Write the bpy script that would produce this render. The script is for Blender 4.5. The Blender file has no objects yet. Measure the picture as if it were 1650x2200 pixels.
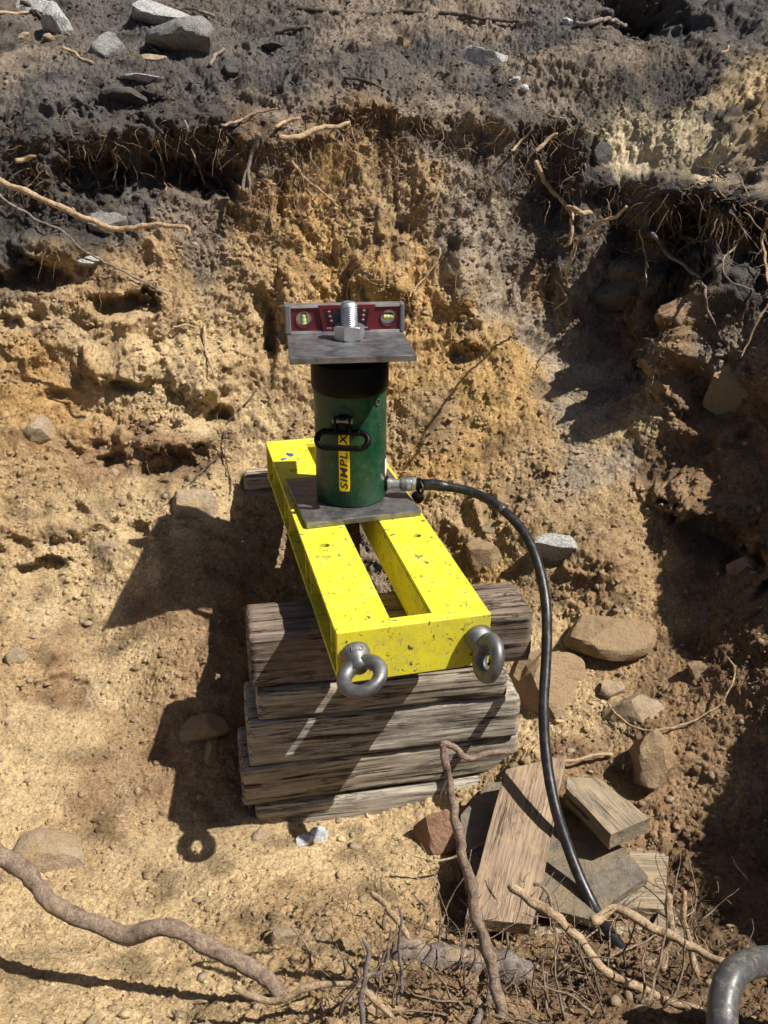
import bpy, bmesh, math, random
import numpy as np
from mathutils import Vector, Matrix
from mathutils.bvhtree import BVHTree

random.seed(7)
rng = np.random.default_rng(7)
S = bpy.context.scene
COL = S.collection

# ------------------------------------------------------------------ camera
F_PX, TH, RO, PSI = 1950.0, 0.4228, 0.0017, 0.0009
CAM = np.array([0.0777, -2.0434, 0.8721])
FW = np.array([math.sin(PSI) * math.cos(TH), math.cos(PSI) * math.cos(TH), -math.sin(TH)])
RT = np.array([math.cos(PSI), -math.sin(PSI), 0.0])
UP = np.cross(RT, FW)
R2 = RT * math.cos(RO) + UP * math.sin(RO)
U2 = -RT * math.sin(RO) + UP * math.cos(RO)
cd = bpy.data.cameras.new('camera')
cam = bpy.data.objects.new('camera', cd)
COL.objects.link(cam)
cam.matrix_world = Matrix(((R2[0], U2[0], -FW[0], CAM[0]), (R2[1], U2[1], -FW[1], CAM[1]),
                           (R2[2], U2[2], -FW[2], CAM[2]), (0, 0, 0, 1)))
cd.sensor_fit = 'VERTICAL'
cd.sensor_height = 36.0
cd.lens = F_PX / 2200 * 36.0
cd.clip_start = 0.02
cd.clip_end = 200
cd.dof.use_dof = True
cd.dof.focus_distance = 2.1
cd.dof.aperture_fstop = 22.0
S.camera = cam

# ------------------------------------------------------------------ light
SUN = np.array([0.70, -0.23, 1.0]); SUN /= np.linalg.norm(SUN)      # towards the sun
w = bpy.data.worlds.new('World'); S.world = w; w.use_nodes = True
wn = w.node_tree.nodes; wn.clear()
sky = wn.new('ShaderNodeTexSky'); sky.sky_type = 'NISHITA'; sky.sun_disc = False
sky.dust_density = 1.5; sky.air_density = .6; sky.ozone_density = .6
sky.sun_elevation = math.asin(SUN[2])
sky.sun_rotation = math.atan2(SUN[0], SUN[1])
bg = wn.new('ShaderNodeBackground'); bg.inputs['Strength'].default_value = 0.057
wo = wn.new('ShaderNodeOutputWorld')
w.node_tree.links.new(sky.outputs[0], bg.inputs[0]); w.node_tree.links.new(bg.outputs[0], wo.inputs[0])
ld = bpy.data.lights.new('sun', 'SUN'); ld.energy = 5.0; ld.angle = math.radians(0.5); ld.color = (1, .95, .87)
sun = bpy.data.objects.new('sun', ld); COL.objects.link(sun)
sun.rotation_euler = Vector(SUN).to_track_quat('Z', 'Y').to_euler()
S.view_settings.view_transform = 'Standard'; S.view_settings.look = 'None'
S.view_settings.exposure = 0.58; S.view_settings.gamma = 1.0; S.view_settings.use_curve_mapping = False
S.cycles.max_bounces = 5; S.cycles.diffuse_bounces = 2

# ------------------------------------------------------------------ helpers
def ray(px, py):
    d = FW + R2 * ((px - 825) / F_PX) - U2 * ((py - 1100) / F_PX)
    return d
def atY(px, py, Y):
    d = ray(px, py); return CAM + d * ((Y - CAM[1]) / d[1])
def atZ(px, py, Z):
    d = ray(px, py); return CAM + d * ((Z - CAM[2]) / d[2])

def mesh_obj(name, verts, faces, mat=None, parent=None, smooth=False, uvs=None):
    me = bpy.data.meshes.new(name)
    me.from_pydata([tuple(map(float, v)) for v in verts], [], [tuple(int(i) for i in f) for f in faces])
    me.update()
    if smooth:
        me.shade_smooth()
    o = bpy.data.objects.new(name, me)
    if mat: me.materials.append(mat)
    COL.objects.link(o)
    if parent is not None: o.parent = parent
    return o
def bm_obj(name, bm, mat=None, parent=None, smooth=False, bevel=0, seg=2):
    bmesh.ops.recalc_face_normals(bm, faces=bm.faces[:])
    me = bpy.data.meshes.new(name); bm.to_mesh(me); bm.free()
    if smooth: me.shade_smooth()
    o = bpy.data.objects.new(name, me)
    if mat: me.materials.append(mat)
    COL.objects.link(o)
    if parent is not None: o.parent = parent
    if bevel:
        b = o.modifiers.new('bevel', 'BEVEL'); b.width = bevel; b.segments = seg; b.limit_method = 'ANGLE'
    return o
def tag(o, label=None, cat=None, group=None, kind=None):
    if label: o['label'] = label
    if cat: o['category'] = cat
    if group: o['group'] = group
    if kind: o['kind'] = kind
    return o
def empty(name, loc=(0, 0, 0), rz=0.0):
    o = bpy.data.objects.new(name, None); COL.objects.link(o)
    o.location = loc; o.rotation_euler = (0, 0, rz); o.empty_display_size = .05
    return o
def box(bm, x0, x1, y0, y1, z0, z1):
    v = [bm.verts.new((x, y, z)) for z in (z0, z1) for x, y in ((x0, y0), (x1, y0), (x1, y1), (x0, y1))]
    for f in ((3, 2, 1, 0), (4, 5, 6, 7), (0, 1, 5, 4), (1, 2, 6, 5), (2, 3, 7, 6), (3, 0, 4, 7)):
        bm.faces.new([v[i] for i in f])
    return v
def prism(bm, pts, z0, z1):
    a = [bm.verts.new((x, y, z0)) for x, y in pts]; b = [bm.verts.new((x, y, z1)) for x, y in pts]
    n = len(pts)
    bm.faces.new(a[::-1]); bm.faces.new(b)
    for i in range(n): bm.faces.new([a[i], a[(i + 1) % n], b[(i + 1) % n], b[i]])
def lathe(prof, n=48, axis=None, origin=(0, 0, 0)):
    """profile (r, h) turned about an axis direction"""
    ax = Vector(axis or (0, 0, 1)).normalized(); q = Vector((0, 0, 1)).rotation_difference(ax)
    vs, fs = [], []
    for r, h in prof:
        for i in range(n):
            a = 2 * math.pi * i / n
            vs.append(tuple(q @ Vector((r * math.cos(a), r * math.sin(a), h)) + Vector(origin)))
    for k in range(len(prof) - 1):
        for i in range(n):
            j = (i + 1) % n
            fs.append((k * n + i, k * n + j, (k + 1) * n + j, (k + 1) * n + i))
    fs.append(tuple(range(n))[::-1]); m = (len(prof) - 1) * n; fs.append(tuple(m + i for i in range(n)))
    return vs, fs
def auto_smooth(o, deg=35):
    me = o.data; me.shade_smooth()
    import math as _m
    bm = bmesh.new(); bm.from_mesh(me)
    for e in bm.edges:
        if len(e.link_faces) == 2 and e.calc_face_angle(0) > _m.radians(deg): e.smooth = False
    bm.to_mesh(me); bm.free()
    return o

# ------------------------------------------------------------------ numpy noise
_perm = rng.permutation(256); _perm = np.concatenate([_perm, _perm, _perm]).astype(np.int32)
_g = rng.normal(size=(256, 3)); _g = (_g / np.linalg.norm(_g, axis=1)[:, None]).astype(np.float32)
_off = rng.random((256, 3)).astype(np.float32)
def perlin(p, s, seed=0):
    p = (p * s + seed * 17.31 + 1000).astype(np.float32)
    i = np.floor(p).astype(np.int32); f = p - i; i &= 255
    u = f * f * f * (f * (f * 6 - 15) + 10)
    r = 0
    for dx in (0, 1):
        wx = u[:, 0] if dx else 1 - u[:, 0]; a = _perm[(i[:, 0] + dx) & 255]
        for dy in (0, 1):
            wy = u[:, 1] if dy else 1 - u[:, 1]; b = _perm[a + ((i[:, 1] + dy) & 255)]
            for dz in (0, 1):
                wz = u[:, 2] if dz else 1 - u[:, 2]; g = _g[_perm[b + ((i[:, 2] + dz) & 255)]]
                r = r + wx * wy * wz * (g[:, 0] * (f[:, 0] - dx) + g[:, 1] * (f[:, 1] - dy) + g[:, 2] * (f[:, 2] - dz))
    return r * 1.6
def worley(p, s, seed=0):
    p = (p * s + seed * 11.7 + 1000).astype(np.float32)
    i = np.floor(p).astype(np.int32); f = p - i
    best = np.full(len(p), 9.0, np.float32)
    for dx in (-1, 0, 1):
        a = _perm[(i[:, 0] + dx) & 255]
        for dy in (-1, 0, 1):
            b = _perm[a + ((i[:, 1] + dy) & 255)]
            for dz in (-1, 0, 1):
                o = _off[_perm[b + ((i[:, 2] + dz) & 255)]]
                d = (o[:, 0] + dx - f[:, 0]) ** 2 + (o[:, 1] + dy - f[:, 1]) ** 2 + (o[:, 2] + dz - f[:, 2]) ** 2
                best = np.minimum(best, d)
    return np.sqrt(best)

# ------------------------------------------------------------------ materials
def mat(name):
    m = bpy.data.materials.new(name); m.use_nodes = True
    nt = m.node_tree; b = nt.nodes['Principled BSDF']
    return m, nt, b
def N(nt, t, **k):
    n = nt.nodes.new(t)
    for a, v in k.items():
        if a in n.inputs: n.inputs[a].default_value = v
        else: setattr(n, a, v)
    return n
def noise(nt, vec, scale, detail=6, rough=.6, dist=0.0):
    n = N(nt, 'ShaderNodeTexNoise', Scale=scale, Detail=detail, Roughness=rough, Distortion=dist)
    nt.links.new(vec, n.inputs['Vector']); return n.outputs['Fac']
def ramp(nt, fac, stops, interp='LINEAR'):
    r = nt.nodes.new('ShaderNodeValToRGB'); r.color_ramp.interpolation = interp
    e = r.color_ramp.elements
    while len(e) < len(stops): e.new(.5)
    for i, (p, c) in enumerate(stops):
        e[i].position = p; e[i].color = (c, c, c, 1) if isinstance(c, (int, float)) else (*c, 1)
    nt.links.new(fac, r.inputs[0]); return r.outputs[0]
def mix(nt, fac, a, b, mode='MIX'):
    m = nt.nodes.new('ShaderNodeMix'); m.data_type = 'RGBA'; m.blend_type = mode
    for s, v in ((m.inputs[0], fac), (m.inputs[6], a), (m.inputs[7], b)):
        if hasattr(v, 'links'): nt.links.new(v, s)
        elif isinstance(v, (int, float)): s.default_value = v
        else: s.default_value = (*v, 1)
    return m.outputs[2]
def bump(nt, b, h, strength=.5, dist=.003, prev=None):
    n = N(nt, 'ShaderNodeBump', Strength=strength, Distance=dist)
    nt.links.new(h, n.inputs['Height'])
    if prev is not None: nt.links.new(prev, n.inputs['Normal'])
    nt.links.new(n.outputs[0], b.inputs['Normal']); return n.outputs[0]
def objco(nt, scale=(1, 1, 1), world=True):
    if world: c = nt.nodes.new('ShaderNodeNewGeometry').outputs['Position']
    else: c = nt.nodes.new('ShaderNodeTexCoord').outputs['Object']
    mp = nt.nodes.new('ShaderNodeMapping'); mp.inputs['Scale'].default_value = scale
    nt.links.new(c, mp.inputs[0]); return mp.outputs[0]
def setc(b, c, rough=.8, metal=0.0, spec=None):
    b.inputs['Base Color'].default_value = (*c, 1); b.inputs['Roughness'].default_value = rough
    b.inputs['Metallic'].default_value = metal
    if spec is not None: b.inputs['Specular IOR Level'].default_value = spec

def soil_material():
    m, nt, b = mat('soil'); v = objco(nt)
    at = nt.nodes.new('ShaderNodeAttribute'); at.attribute_name = 'soil_colour'
    n1 = noise(nt, v, 9, 8, .65); n2 = noise(nt, v, 130, 6, .7); n3 = noise(nt, v, 700, 3, .6)
    c = mix(nt, 1.0, at.outputs['Color'], ramp(nt, n1, [(.3, .85), (.5, 1.25), (.72, 1.45)]), 'MULTIPLY')
    c = mix(nt, 1.0, c, ramp(nt, n2, [(.3, .62), (.5, 1.1), (.7, 1.5)]), 'MULTIPLY')
    c = mix(nt, 1.0, c, ramp(nt, n3, [(.3, .68), (.5, 1.0), (.72, 1.45)]), 'MULTIPLY')
    # pale grit grains
    vo = N(nt, 'ShaderNodeTexVoronoi', Scale=210.0); nt.links.new(v, vo.inputs['Vector'])
    g = ramp(nt, vo.outputs['Distance'], [(.0, 1), (.2, 1), (.27, 0)])
    vc = nt.nodes.new('ShaderNodeSeparateColor'); nt.links.new(vo.outputs['Color'], vc.inputs[0])
    pick = ramp(nt, vc.outputs[0], [(.84, 0), (.86, 1)])
    mk = mix(nt, 1.0, g, pick, 'MULTIPLY')
    pale = mix(nt, .55, c, (.55, .47, .36))
    c = mix(nt, mk, c, pale)
    v2 = N(nt, 'ShaderNodeTexVoronoi', Scale=150.0); nt.links.new(v, v2.inputs['Vector'])
    sc2 = nt.nodes.new('ShaderNodeSeparateColor'); nt.links.new(v2.outputs['Color'], sc2.inputs[0])
    dk = mix(nt, 1.0, ramp(nt, v2.outputs['Distance'], [(0, 1), (.22, 1), (.34, 0)]), ramp(nt, sc2.outputs[1], [(.80, 0), (.84, .75)]), 'MULTIPLY')
    c = mix(nt, dk, c, mix(nt, 1.0, c, (.35, .30, .26), 'MULTIPLY'))
    c = mix(nt, ramp(nt, noise(nt, v, 24, 9, .75), [(.50, 0), (.66, .6)]), c, mix(nt, 1.0, c, (.52, .44, .36), 'MULTIPLY'))
    nt.links.new(c, b.inputs['Base Color']); b.inputs['Roughness'].default_value = .95
    b.inputs['Specular IOR Level'].default_value = .15
    h1 = noise(nt, v, 75, 9, .72)
    p = bump(nt, b, h1, 1.0, .02)
    h2 = noise(nt, v, 420, 5, .7)
    p = bump(nt, b, h2, 1.0, .004, p)
    bump(nt, b, mk, .6, .002, p)
    return m

def wood_material(name, light, dark, crack=.8, scale=1.0, axis=0, dirt=.3):
    m, nt, b = mat(name)
    sc = [85, 85, 85]; sc[axis] = 3.2
    tc = nt.nodes.new('ShaderNodeTexCoord').outputs['Object']
    oi = nt.nodes.new('ShaderNodeObjectInfo')
    ad = nt.nodes.new('ShaderNodeVectorMath'); ad.operation = 'ADD'
    mu = nt.nodes.new('ShaderNodeVectorMath'); mu.operation = 'SCALE'; mu.inputs['Scale'].default_value = 7.0
    cb = nt.nodes.new('ShaderNodeCombineXYZ')
    for i in range(3): nt.links.new(oi.outputs['Random'], cb.inputs[i])
    nt.links.new(cb.outputs[0], mu.inputs[0])
    nt.links.new(tc, ad.inputs[0]); nt.links.new(mu.outputs[0], ad.inputs[1])
    def mp(s):
        k = nt.nodes.new('ShaderNodeMapping'); k.inputs['Scale'].default_value = s; nt.links.new(ad.outputs[0], k.inputs[0]); return k.outputs[0]
    v = mp([q * scale for q in sc]); v2 = mp([q * 3.2 for q in sc]); v0 = mp((1, 1, 1))
    a = noise(nt, v, 1.0, 8, .62, .0); a2 = noise(nt, v2, 1.0, 4, .6, .3); pt = noise(nt, v0, 7, 5, .6)
    c = mix(nt, ramp(nt, a, [(.32, 0), (.62, 1)]), dark, light)
    c = mix(nt, 1.0, c, ramp(nt, a2, [(.3, .55), (.55, 1.05), (.7, 1.25)]), 'MULTIPLY')
    cr = ramp(nt, a, [(.0, 1), (.365, 1), (.395, 0)])
    c = mix(nt, cr, c, tuple(x * .25 for x in dark))
    fs = [340, 340, 340]; fs[axis] = 14
    fc_ = noise(nt, mp([q * scale for q in fs]), 1.0, 3, .6)
    c = mix(nt, ramp(nt, fc_, [(.30, .85), (.40, 0)]), c, tuple(x * .4 for x in dark))
    ck = [26, 26, 60]; ck[axis] = 3
    fk = noise(nt, mp([q * scale for q in ck]), 1.0, 7, .72, .3)
    kk = ramp(nt, fk, [(.478, 0), (.497, 1), (.503, 1), (.522, 0)])
    kk = mix(nt, 1.0, kk, ramp(nt, pt, [(.45, 0), (.6, crack)]), 'MULTIPLY')
    c = mix(nt, kk, c, tuple(x * .18 for x in dark))
    c = mix(nt, 1.0, c, ramp(nt, pt, [(.3, .72), (.5, 1), (.75, 1.15)]), 'MULTIPLY')
    d = noise(nt, objco(nt), 22, 7, .7)
    c = mix(nt, ramp(nt, d, [(.52, 0), (.68, dirt)]), c, (.36, .26, .15))
    nt.links.new(c, b.inputs['Base Color']); b.inputs['Roughness'].default_value = .85
    b.inputs['Specular IOR Level'].default_value = .2
    p = bump(nt, b, ramp(nt, a, [(.28, 0), (.40, 1)]), crack, .004)
    p = bump(nt, b, a2, .5, .0015, p)
    iv = nt.nodes.new('ShaderNodeInvert'); nt.links.new(kk, iv.inputs['Color']); bump(nt, b, iv.outputs[0], .8, .004, p)
    return m

def rock_material(name, base, dark, speck=.5, dust=(.42, .30, .17), dusty=.5):
    m, nt, b = mat(name); v = objco(nt)
    a = noise(nt, v, 230, 4, .7); g = noise(nt, v, 14, 7, .65); s = noise(nt, v, 40, 8, .7)
    c = mix(nt, ramp(nt, a, [(.42, 0), (.58, 1)]), tuple((1 - speck) * x + speck * y for x, y in zip(base, dark)), base)
    c = mix(nt, 1.0, c, ramp(nt, s, [(.3, .6), (.5, 1), (.7, 1.2)]), 'MULTIPLY')
    c = mix(nt, ramp(nt, g, [(.62 - .35 * dusty, 0), (.75 - .25 * dusty, 1)]), c, mix(nt, ramp(nt, a, [(.3, 0), (.7, 1)]), tuple(.7 * x for x in dust), dust))
    nt.links.new(c, b.inputs['Base Color']); b.inputs['Roughness'].default_value = .9
    b.inputs['Specular IOR Level'].default_value = .25
    p = bump(nt, b, s, 1.0, .02); bump(nt, b, a, .7, .003, p)
    return m

def bark_material(name, light, dark, k=1.0):
    m, nt, b = mat(name); v = objco(nt)
    a = noise(nt, v, 60 * k, 8, .75); g = noise(nt, v, 260 * k, 4, .6)
    c = mix(nt, ramp(nt, a, [(.34, 0), (.6, 1)]), dark, light)
    c = mix(nt, 1.0, c, ramp(nt, g, [(.3, .6), (.6, 1.15)]), 'MULTIPLY')
    c = mix(nt, ramp(nt, noise(nt, v, 17, 7, .7), [(.54, 0), (.64, .75)]), c, (.44, .33, .21))
    c = mix(nt, ramp(nt, noise(nt, v, 31, 5, .7), [(.55, 0), (.7, .7)]), c, mix(nt, 1.0, c, (.4, .35, .32), 'MULTIPLY'))
    nt.links.new(c, b.inputs['Base Color']); b.inputs['Roughness'].default_value = .85
    b.inputs['Specular IOR Level'].default_value = .2
    p = bump(nt, b, a, 1.0, .009 / k); bump(nt, b, g, .4, .001, p)
    return m

def metal_material(name, base, rough, metal=1.0, wear=.3, stain=None, scratch=True):
    m, nt, b = mat(name); v = objco(nt, world=False)
    v = objco(nt)
    a = noise(nt, v, 18, 8, .65, 1.0); f = noise(nt, objco(nt, (14, 90, 90)), 1.0, 6, .7, .6)
    c = mix(nt, 1.0, base, ramp(nt, a, [(.3, 1 - wear), (.7, 1 + wear)]), 'MULTIPLY')
    c = mix(nt, 1.0, c, ramp(nt, f, [(.3, 1 - wear * .7), (.5, 1), (.72, 1 + wear)]), 'MULTIPLY')
    if stain: c = mix(nt, ramp(nt, noise(nt, v, 33, 8, .75), [(.5, 0), (.72, .8)]), c, stain)
    nt.links.new(c, b.inputs['Base Color'])
    nt.links.new(ramp(nt, a, [(.3, max(rough - .1, .05)), (.7, min(rough + .15, 1))]), b.inputs['Roughness'])
    b.inputs['Metallic'].default_value = metal
    if scratch: bump(nt, b, f, .15, .0006)
    return m

def paint_material(name, paint, chip=(.07, .06, .05), amount=.5, dirt=(.30, .24, .14), rough=.4):
    m, nt, b = mat(name); v = objco(nt)
    w1 = noise(nt, v, 55, 8, .75, .6); w2 = noise(nt, v, 9, 4, .6)
    sc = noise(nt, objco(nt, (220, 25, 60)), 1.0, 5, .7, 1.2); sp = noise(nt, v, 240, 3, .6)
    c = mix(nt, 1.0, paint, ramp(nt, w2, [(.3, .86), (.7, 1.08)]), 'MULTIPLY')
    # thin dirty film
    c = mix(nt, ramp(nt, noise(nt, v, 26, 8, .75), [(.46, 0), (.70, .5)]), c, dirt)
    # chips: large mask x fine mask
    k1 = ramp(nt, w1, [(.655 - .05 * amount, 0), (.675 - .05 * amount, 1)])
    k2 = ramp(nt, sc, [(.69 - .04 * amount, 0), (.72 - .04 * amount, 1)])
    k3 = ramp(nt, sp, [(.72 - .02 * amount, 0), (.74 - .02 * amount, 1)])
    cl_ = ramp(nt, noise(nt, v, 13, 5, .65), [(.46, 0), (.60, 1)])
    s2 = ramp(nt, noise(nt, objco(nt, (35, 190, 60)), 1.0, 6, .75, 1.5), [(.57, 0), (.61, 1)])
    fr_ = ramp(nt, noise(nt, v, 150, 6, .8), [(.53, 0), (.57, 1)])
    k4 = mix(nt, 1.0, mix(nt, 1.0, s2, fr_, 'MULTIPLY'), cl_, 'MULTIPLY')
    k3 = mix(nt, 1.0, k3, cl_, 'MULTIPLY')
    k = mix(nt, 1.0, mix(nt, 1.0, k1, k2, 'LIGHTEN'), k3, 'LIGHTEN')
    if amount > .5: k = mix(nt, 1.0, k, k4, 'LIGHTEN')
    c = mix(nt, k, c, chip)
    nt.links.new(c, b.inputs['Base Color'])
    nt.links.new(ramp(nt, w1, [(.3, rough), (.7, rough + .25)]), b.inputs['Roughness'])
    inv = nt.nodes.new('ShaderNodeInvert'); nt.links.new(k, inv.inputs['Color'])
    p = bump(nt, b, inv.outputs[0], .35, .0006)
    bump(nt, b, noise(nt, v, 120, 4, .6), .12, .0012, p)
    return m
def flat_material(name, c, rough=.5, metal=0.0, spec=None):
    m, nt, b = mat(name); setc(b, c, rough, metal, spec)
    v = objco(nt); n = noise(nt, v, 60, 6, .65)
    nt.links.new(mix(nt, 1.0, c, ramp(nt, n, [(.3, .82), (.7, 1.12)]), 'MULTIPLY'), b.inputs['Base Color'])
    return m

M = {}
M['soil'] = soil_material()
M['wood_grey'] = wood_material('weathered_grey_wood', (.44, .395, .325), (.21, .18, .145), 1.0)
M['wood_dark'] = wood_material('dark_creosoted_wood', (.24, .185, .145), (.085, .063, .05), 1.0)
M['wood_brown'] = wood_material('weathered_brown_wood', (.40, .345, .27), (.18, .145, .11), 1.0)
M['ply'] = wood_material('reddish_plywood', (.31, .225, .155), (.23, .16, .11), .3, .8, 1, .75)
M['board_pale'] = wood_material('pale_dusty_board', (.31, .25, .175), (.22, .175, .12), .25, .8, 1, .9)
M['slab'] = rock_material('grey_slab', (.24, .205, .16), (.19, .165, .135), .3, (.36, .28, .18), .45)
M['rock_white'] = rock_material('pale_granite', (.62, .61, .58), (.10, .10, .10), .7, (.30, .27, .23), .0)
M['rock_grey'] = rock_material('grey_granite', (.34, .33, .31), (.09, .09, .09), .6, (.22, .18, .14), .3)
M['rock_tan'] = rock_material('tan_stone', (.46, .36, .25), (.28, .20, .13), .4, (.48, .35, .20), .5)
M['rock_brown'] = rock_material('brown_sandy_stone', (.36, .24, .14), (.20, .13, .08), .4, (.44, .31, .18), .95)
M['rock_red'] = rock_material('reddish_stone', (.40, .23, .14), (.16, .09, .06), .5, (.42, .30, .2), .2)
M['rock_dark'] = rock_material('dark_stone', (.13, .12, .11), (.05, .05, .05), .5, (.16, .13, .10), .3)
M['root_pale'] = bark_material('pale_peeled_root', (.56, .42, .26), (.32, .21, .12))
M['root_brown'] = bark_material('brown_root_bark', (.36, .27, .195), (.15, .10, .075))
M['root_grey'] = bark_material('grey_root_bark', (.30, .25, .22), (.13, .10, .09))
M['root_dark'] = bark_material('charred_root', (.12, .095, .08), (.04, .035, .03))
M['root_fine'] = bark_material('fine_rootlets', (.42, .29, .18), (.16, .10, .065), 2)
M['yellow'] = paint_material('chipped_yellow_paint', (.74, .655, .03), amount=1.3, dirt=(.36, .30, .14))
M['green'] = paint_material('dark_green_enamel', (.004, .043, .021), chip=(.09, .15, .10), amount=.3, dirt=(.07, .10, .06), rough=.24)
M['green'].node_tree.nodes['Principled BSDF'].inputs['Specular IOR Level'].default_value = .3
M['steel_dark'] = metal_material('mill_scale_steel', (.20, .195, .195), .42, .75, .45, (.34, .31, .27))
M['black_steel'] = flat_material('black_oiled_steel', (.004, .0038, .0036), .42, 0.0, .10)
M['zinc'] = metal_material('zinc_plated_steel', (.52, .53, .54), .38, .9, .12)
M['cast'] = metal_material('galvanised_casting', (.18, .178, .175), .52, .7, .3, (.12, .10, .08), False)
M['rusty'] = metal_material('rusty_rod', (.16, .10, .07), .7, .5, .5)
M['rubber'] = flat_material('black_rubber', (.012, .012, .014), .36)
def dusty(m, amt):
    nt = m.node_tree; b = nt.nodes['Principled BSDF']; v = objco(nt); src = b.inputs['Base Color'].links[0].from_socket
    k = ramp(nt, noise(nt, v, 70, 8, .8), [(.5, 0), (.7, amt)])
    nt.links.new(mix(nt, k, src, (.34, .28, .20)), b.inputs['Base Color']); nt.links.new(ramp(nt, k, [(0, .36), (.4, .85)]), b.inputs['Roughness'])
    bump(nt, b, noise(nt, v, 160, 5, .7), .25, .001)
dusty(M['rubber'], .14)
M['rubber_grey'] = flat_material('dusty_grey_rubber', (.065, .065, .066), .6)
dusty(M['rubber_grey'], .5)
M['alu'] = metal_material('aluminium_rail', (.78, .78, .79), .3, .9, .08)
M['red'] = flat_material('dark_red_plastic', (.12, .009, .013), .42)
M['grey_plastic'] = flat_material('dark_grey_plastic', (.13, .135, .145), .5)
M['screen'] = flat_material('black_screen', (.012, .013, .018), .2)
M['button'] = flat_material('red_button', (.25, .02, .035), .4)
M['white'] = flat_material('white_print', (.75, .75, .73), .6)
M['orange'] = flat_material('orange_print', (.65, .22, .08), .6)
M['vial'] = flat_material('green_yellow_vial', (.62, .68, .22), .12)
M['decal'] = flat_material('yellow_decal', (.86, .60, .01), .35)
M['ink'] = flat_material('black_ink', (.01, .01, .01), .4)
M['blue'] = flat_material('blue_paint_mark', (.05, .08, .40), .5)
M['gypsum'] = rock_material('white_crumbs', (.66, .68, .68), (.4, .42, .44), .3, (.5, .42, .3), .05)

# ------------------------------------------------------------------ terrain
# survey points of the excavation: (photo px, py, distance Y) -> ground height at that plan position
CP = [ # left side
 (-250,1700,-.5),(-250,1400,-.15),(-250,1200,.05),(-250,950,.25),(-250,650,.5),(-250,450,.62),(-250,300,.68),(-250,215,.82),(-250,80,1.2),(-250,-80,1.6),
 (20,1700,-.45),(60,1400,-.1),(60,1230,.10),(50,1050,.27),(50,900,.42),(80,700,.58),(80,560,.66),(80,440,.72),(100,330,.76),(100,235,.92),(120,100,1.27),(120,0,1.55),
 (200,1365,.01),(285,1162,.21),(250,1280,.08),(300,1500,-.19),(180,900,.50),(250,760,.60),(280,660,.66),(300,560,.74),(300,440,.84),(320,330,.88),(320,230,.98),(330,110,1.3),(330,0,1.62),
 (400,1800,-.52),(420,1600,-.33),(450,1400,-.14),(450,1200,.14),(430,1080,.32),(450,950,.50),(450,800,.64),(450,650,.76),(480,500,.86),(480,400,.93),(480,300,.96),(480,220,1.06),(500,100,1.38),(500,0,1.66),
 (560,1790,-.51),
 (700,1050,.45),(700,950,.56),(700,800,.70),(700,650,.82),(700,500,.91),(700,380,.98),(700,270,1.02),(700,180,1.15),(700,80,1.45),(700,0,1.7),
 (900,1050,.42),(900,900,.56),(880,750,.70),(880,600,.83),(880,450,.93),(880,330,.99),(880,230,1.06),(900,120,1.36),(900,0,1.7),
 (1000,1150,.30),(1020,1000,.44),(1030,850,.58),(1050,700,.72),(1050,560,.86),(1050,420,.94),(1060,300,.98),(1060,210,1.08),(1060,100,1.42),(1060,0,1.7),
 (1120,1300,.02),(1200,1400,-.1),(1200,1200,.13),(1200,1000,.36),(1190,850,.56),(1190,700,.80),(1200,560,.89),(1200,450,.95),(1210,350,.98),(1240,230,.92),(1260,100,1.28),(1260,0,1.55),
 (1300,1350,-.06),(1300,1150,.12),(1290,950,.40),(1290,750,.76),(1300,600,.87),(1310,480,.93),(1310,400,.95),(1320,330,.99),(1350,220,1.1),(1350,100,1.38),(1380,0,1.65),
 (1400,1400,-.12),(1400,1200,.13),(1410,1030,.29),(1420,800,.60),(1430,640,.72),(1440,520,.78),(1440,440,.74),(1440,390,.77),(1440,310,.88),(1450,200,1.18),(1460,80,1.48),(1460,-40,1.8),
 (1500,1620,-.45),(1520,1400,-.16),(1520,1200,.06),(1550,1000,.19),(1560,800,.37),(1580,650,.50),(1590,520,.54),(1600,440,.48),(1600,370,.52),(1600,250,.82),(1600,120,1.15),(1620,0,1.5),
 (1200,1640,-.42),(1150,1450,-.2),(1300,1560,-.32),(1400,1560,-.37),
 (700,1850,-.575),(900,1860,-.585),(1150,1900,-.63),(1400,1850,-.60),(1300,1750,-.52),
 (100,1850,-.60),(250,1900,-.65),(450,1920,-.68),(700,1960,-.76),(900,1990,-.83),(1100,2000,-.78),(1350,2000,-.76),(1550,1900,-.70),
 (100,2020,-.82),(300,2060,-.87),(500,2080,-.92),(700,2100,-.98),(900,2110,-1.02),(1100,2120,-1.02),(1300,2120,-.98),(1500,2080,-.90),
 (100,2200,-1.08),(400,2220,-1.12),(800,2210,-1.2),(1200,2210,-1.2),(1600,2200,-1.12),
]
pts = [atY(a, b, y) for a, b, y in CP]
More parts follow.
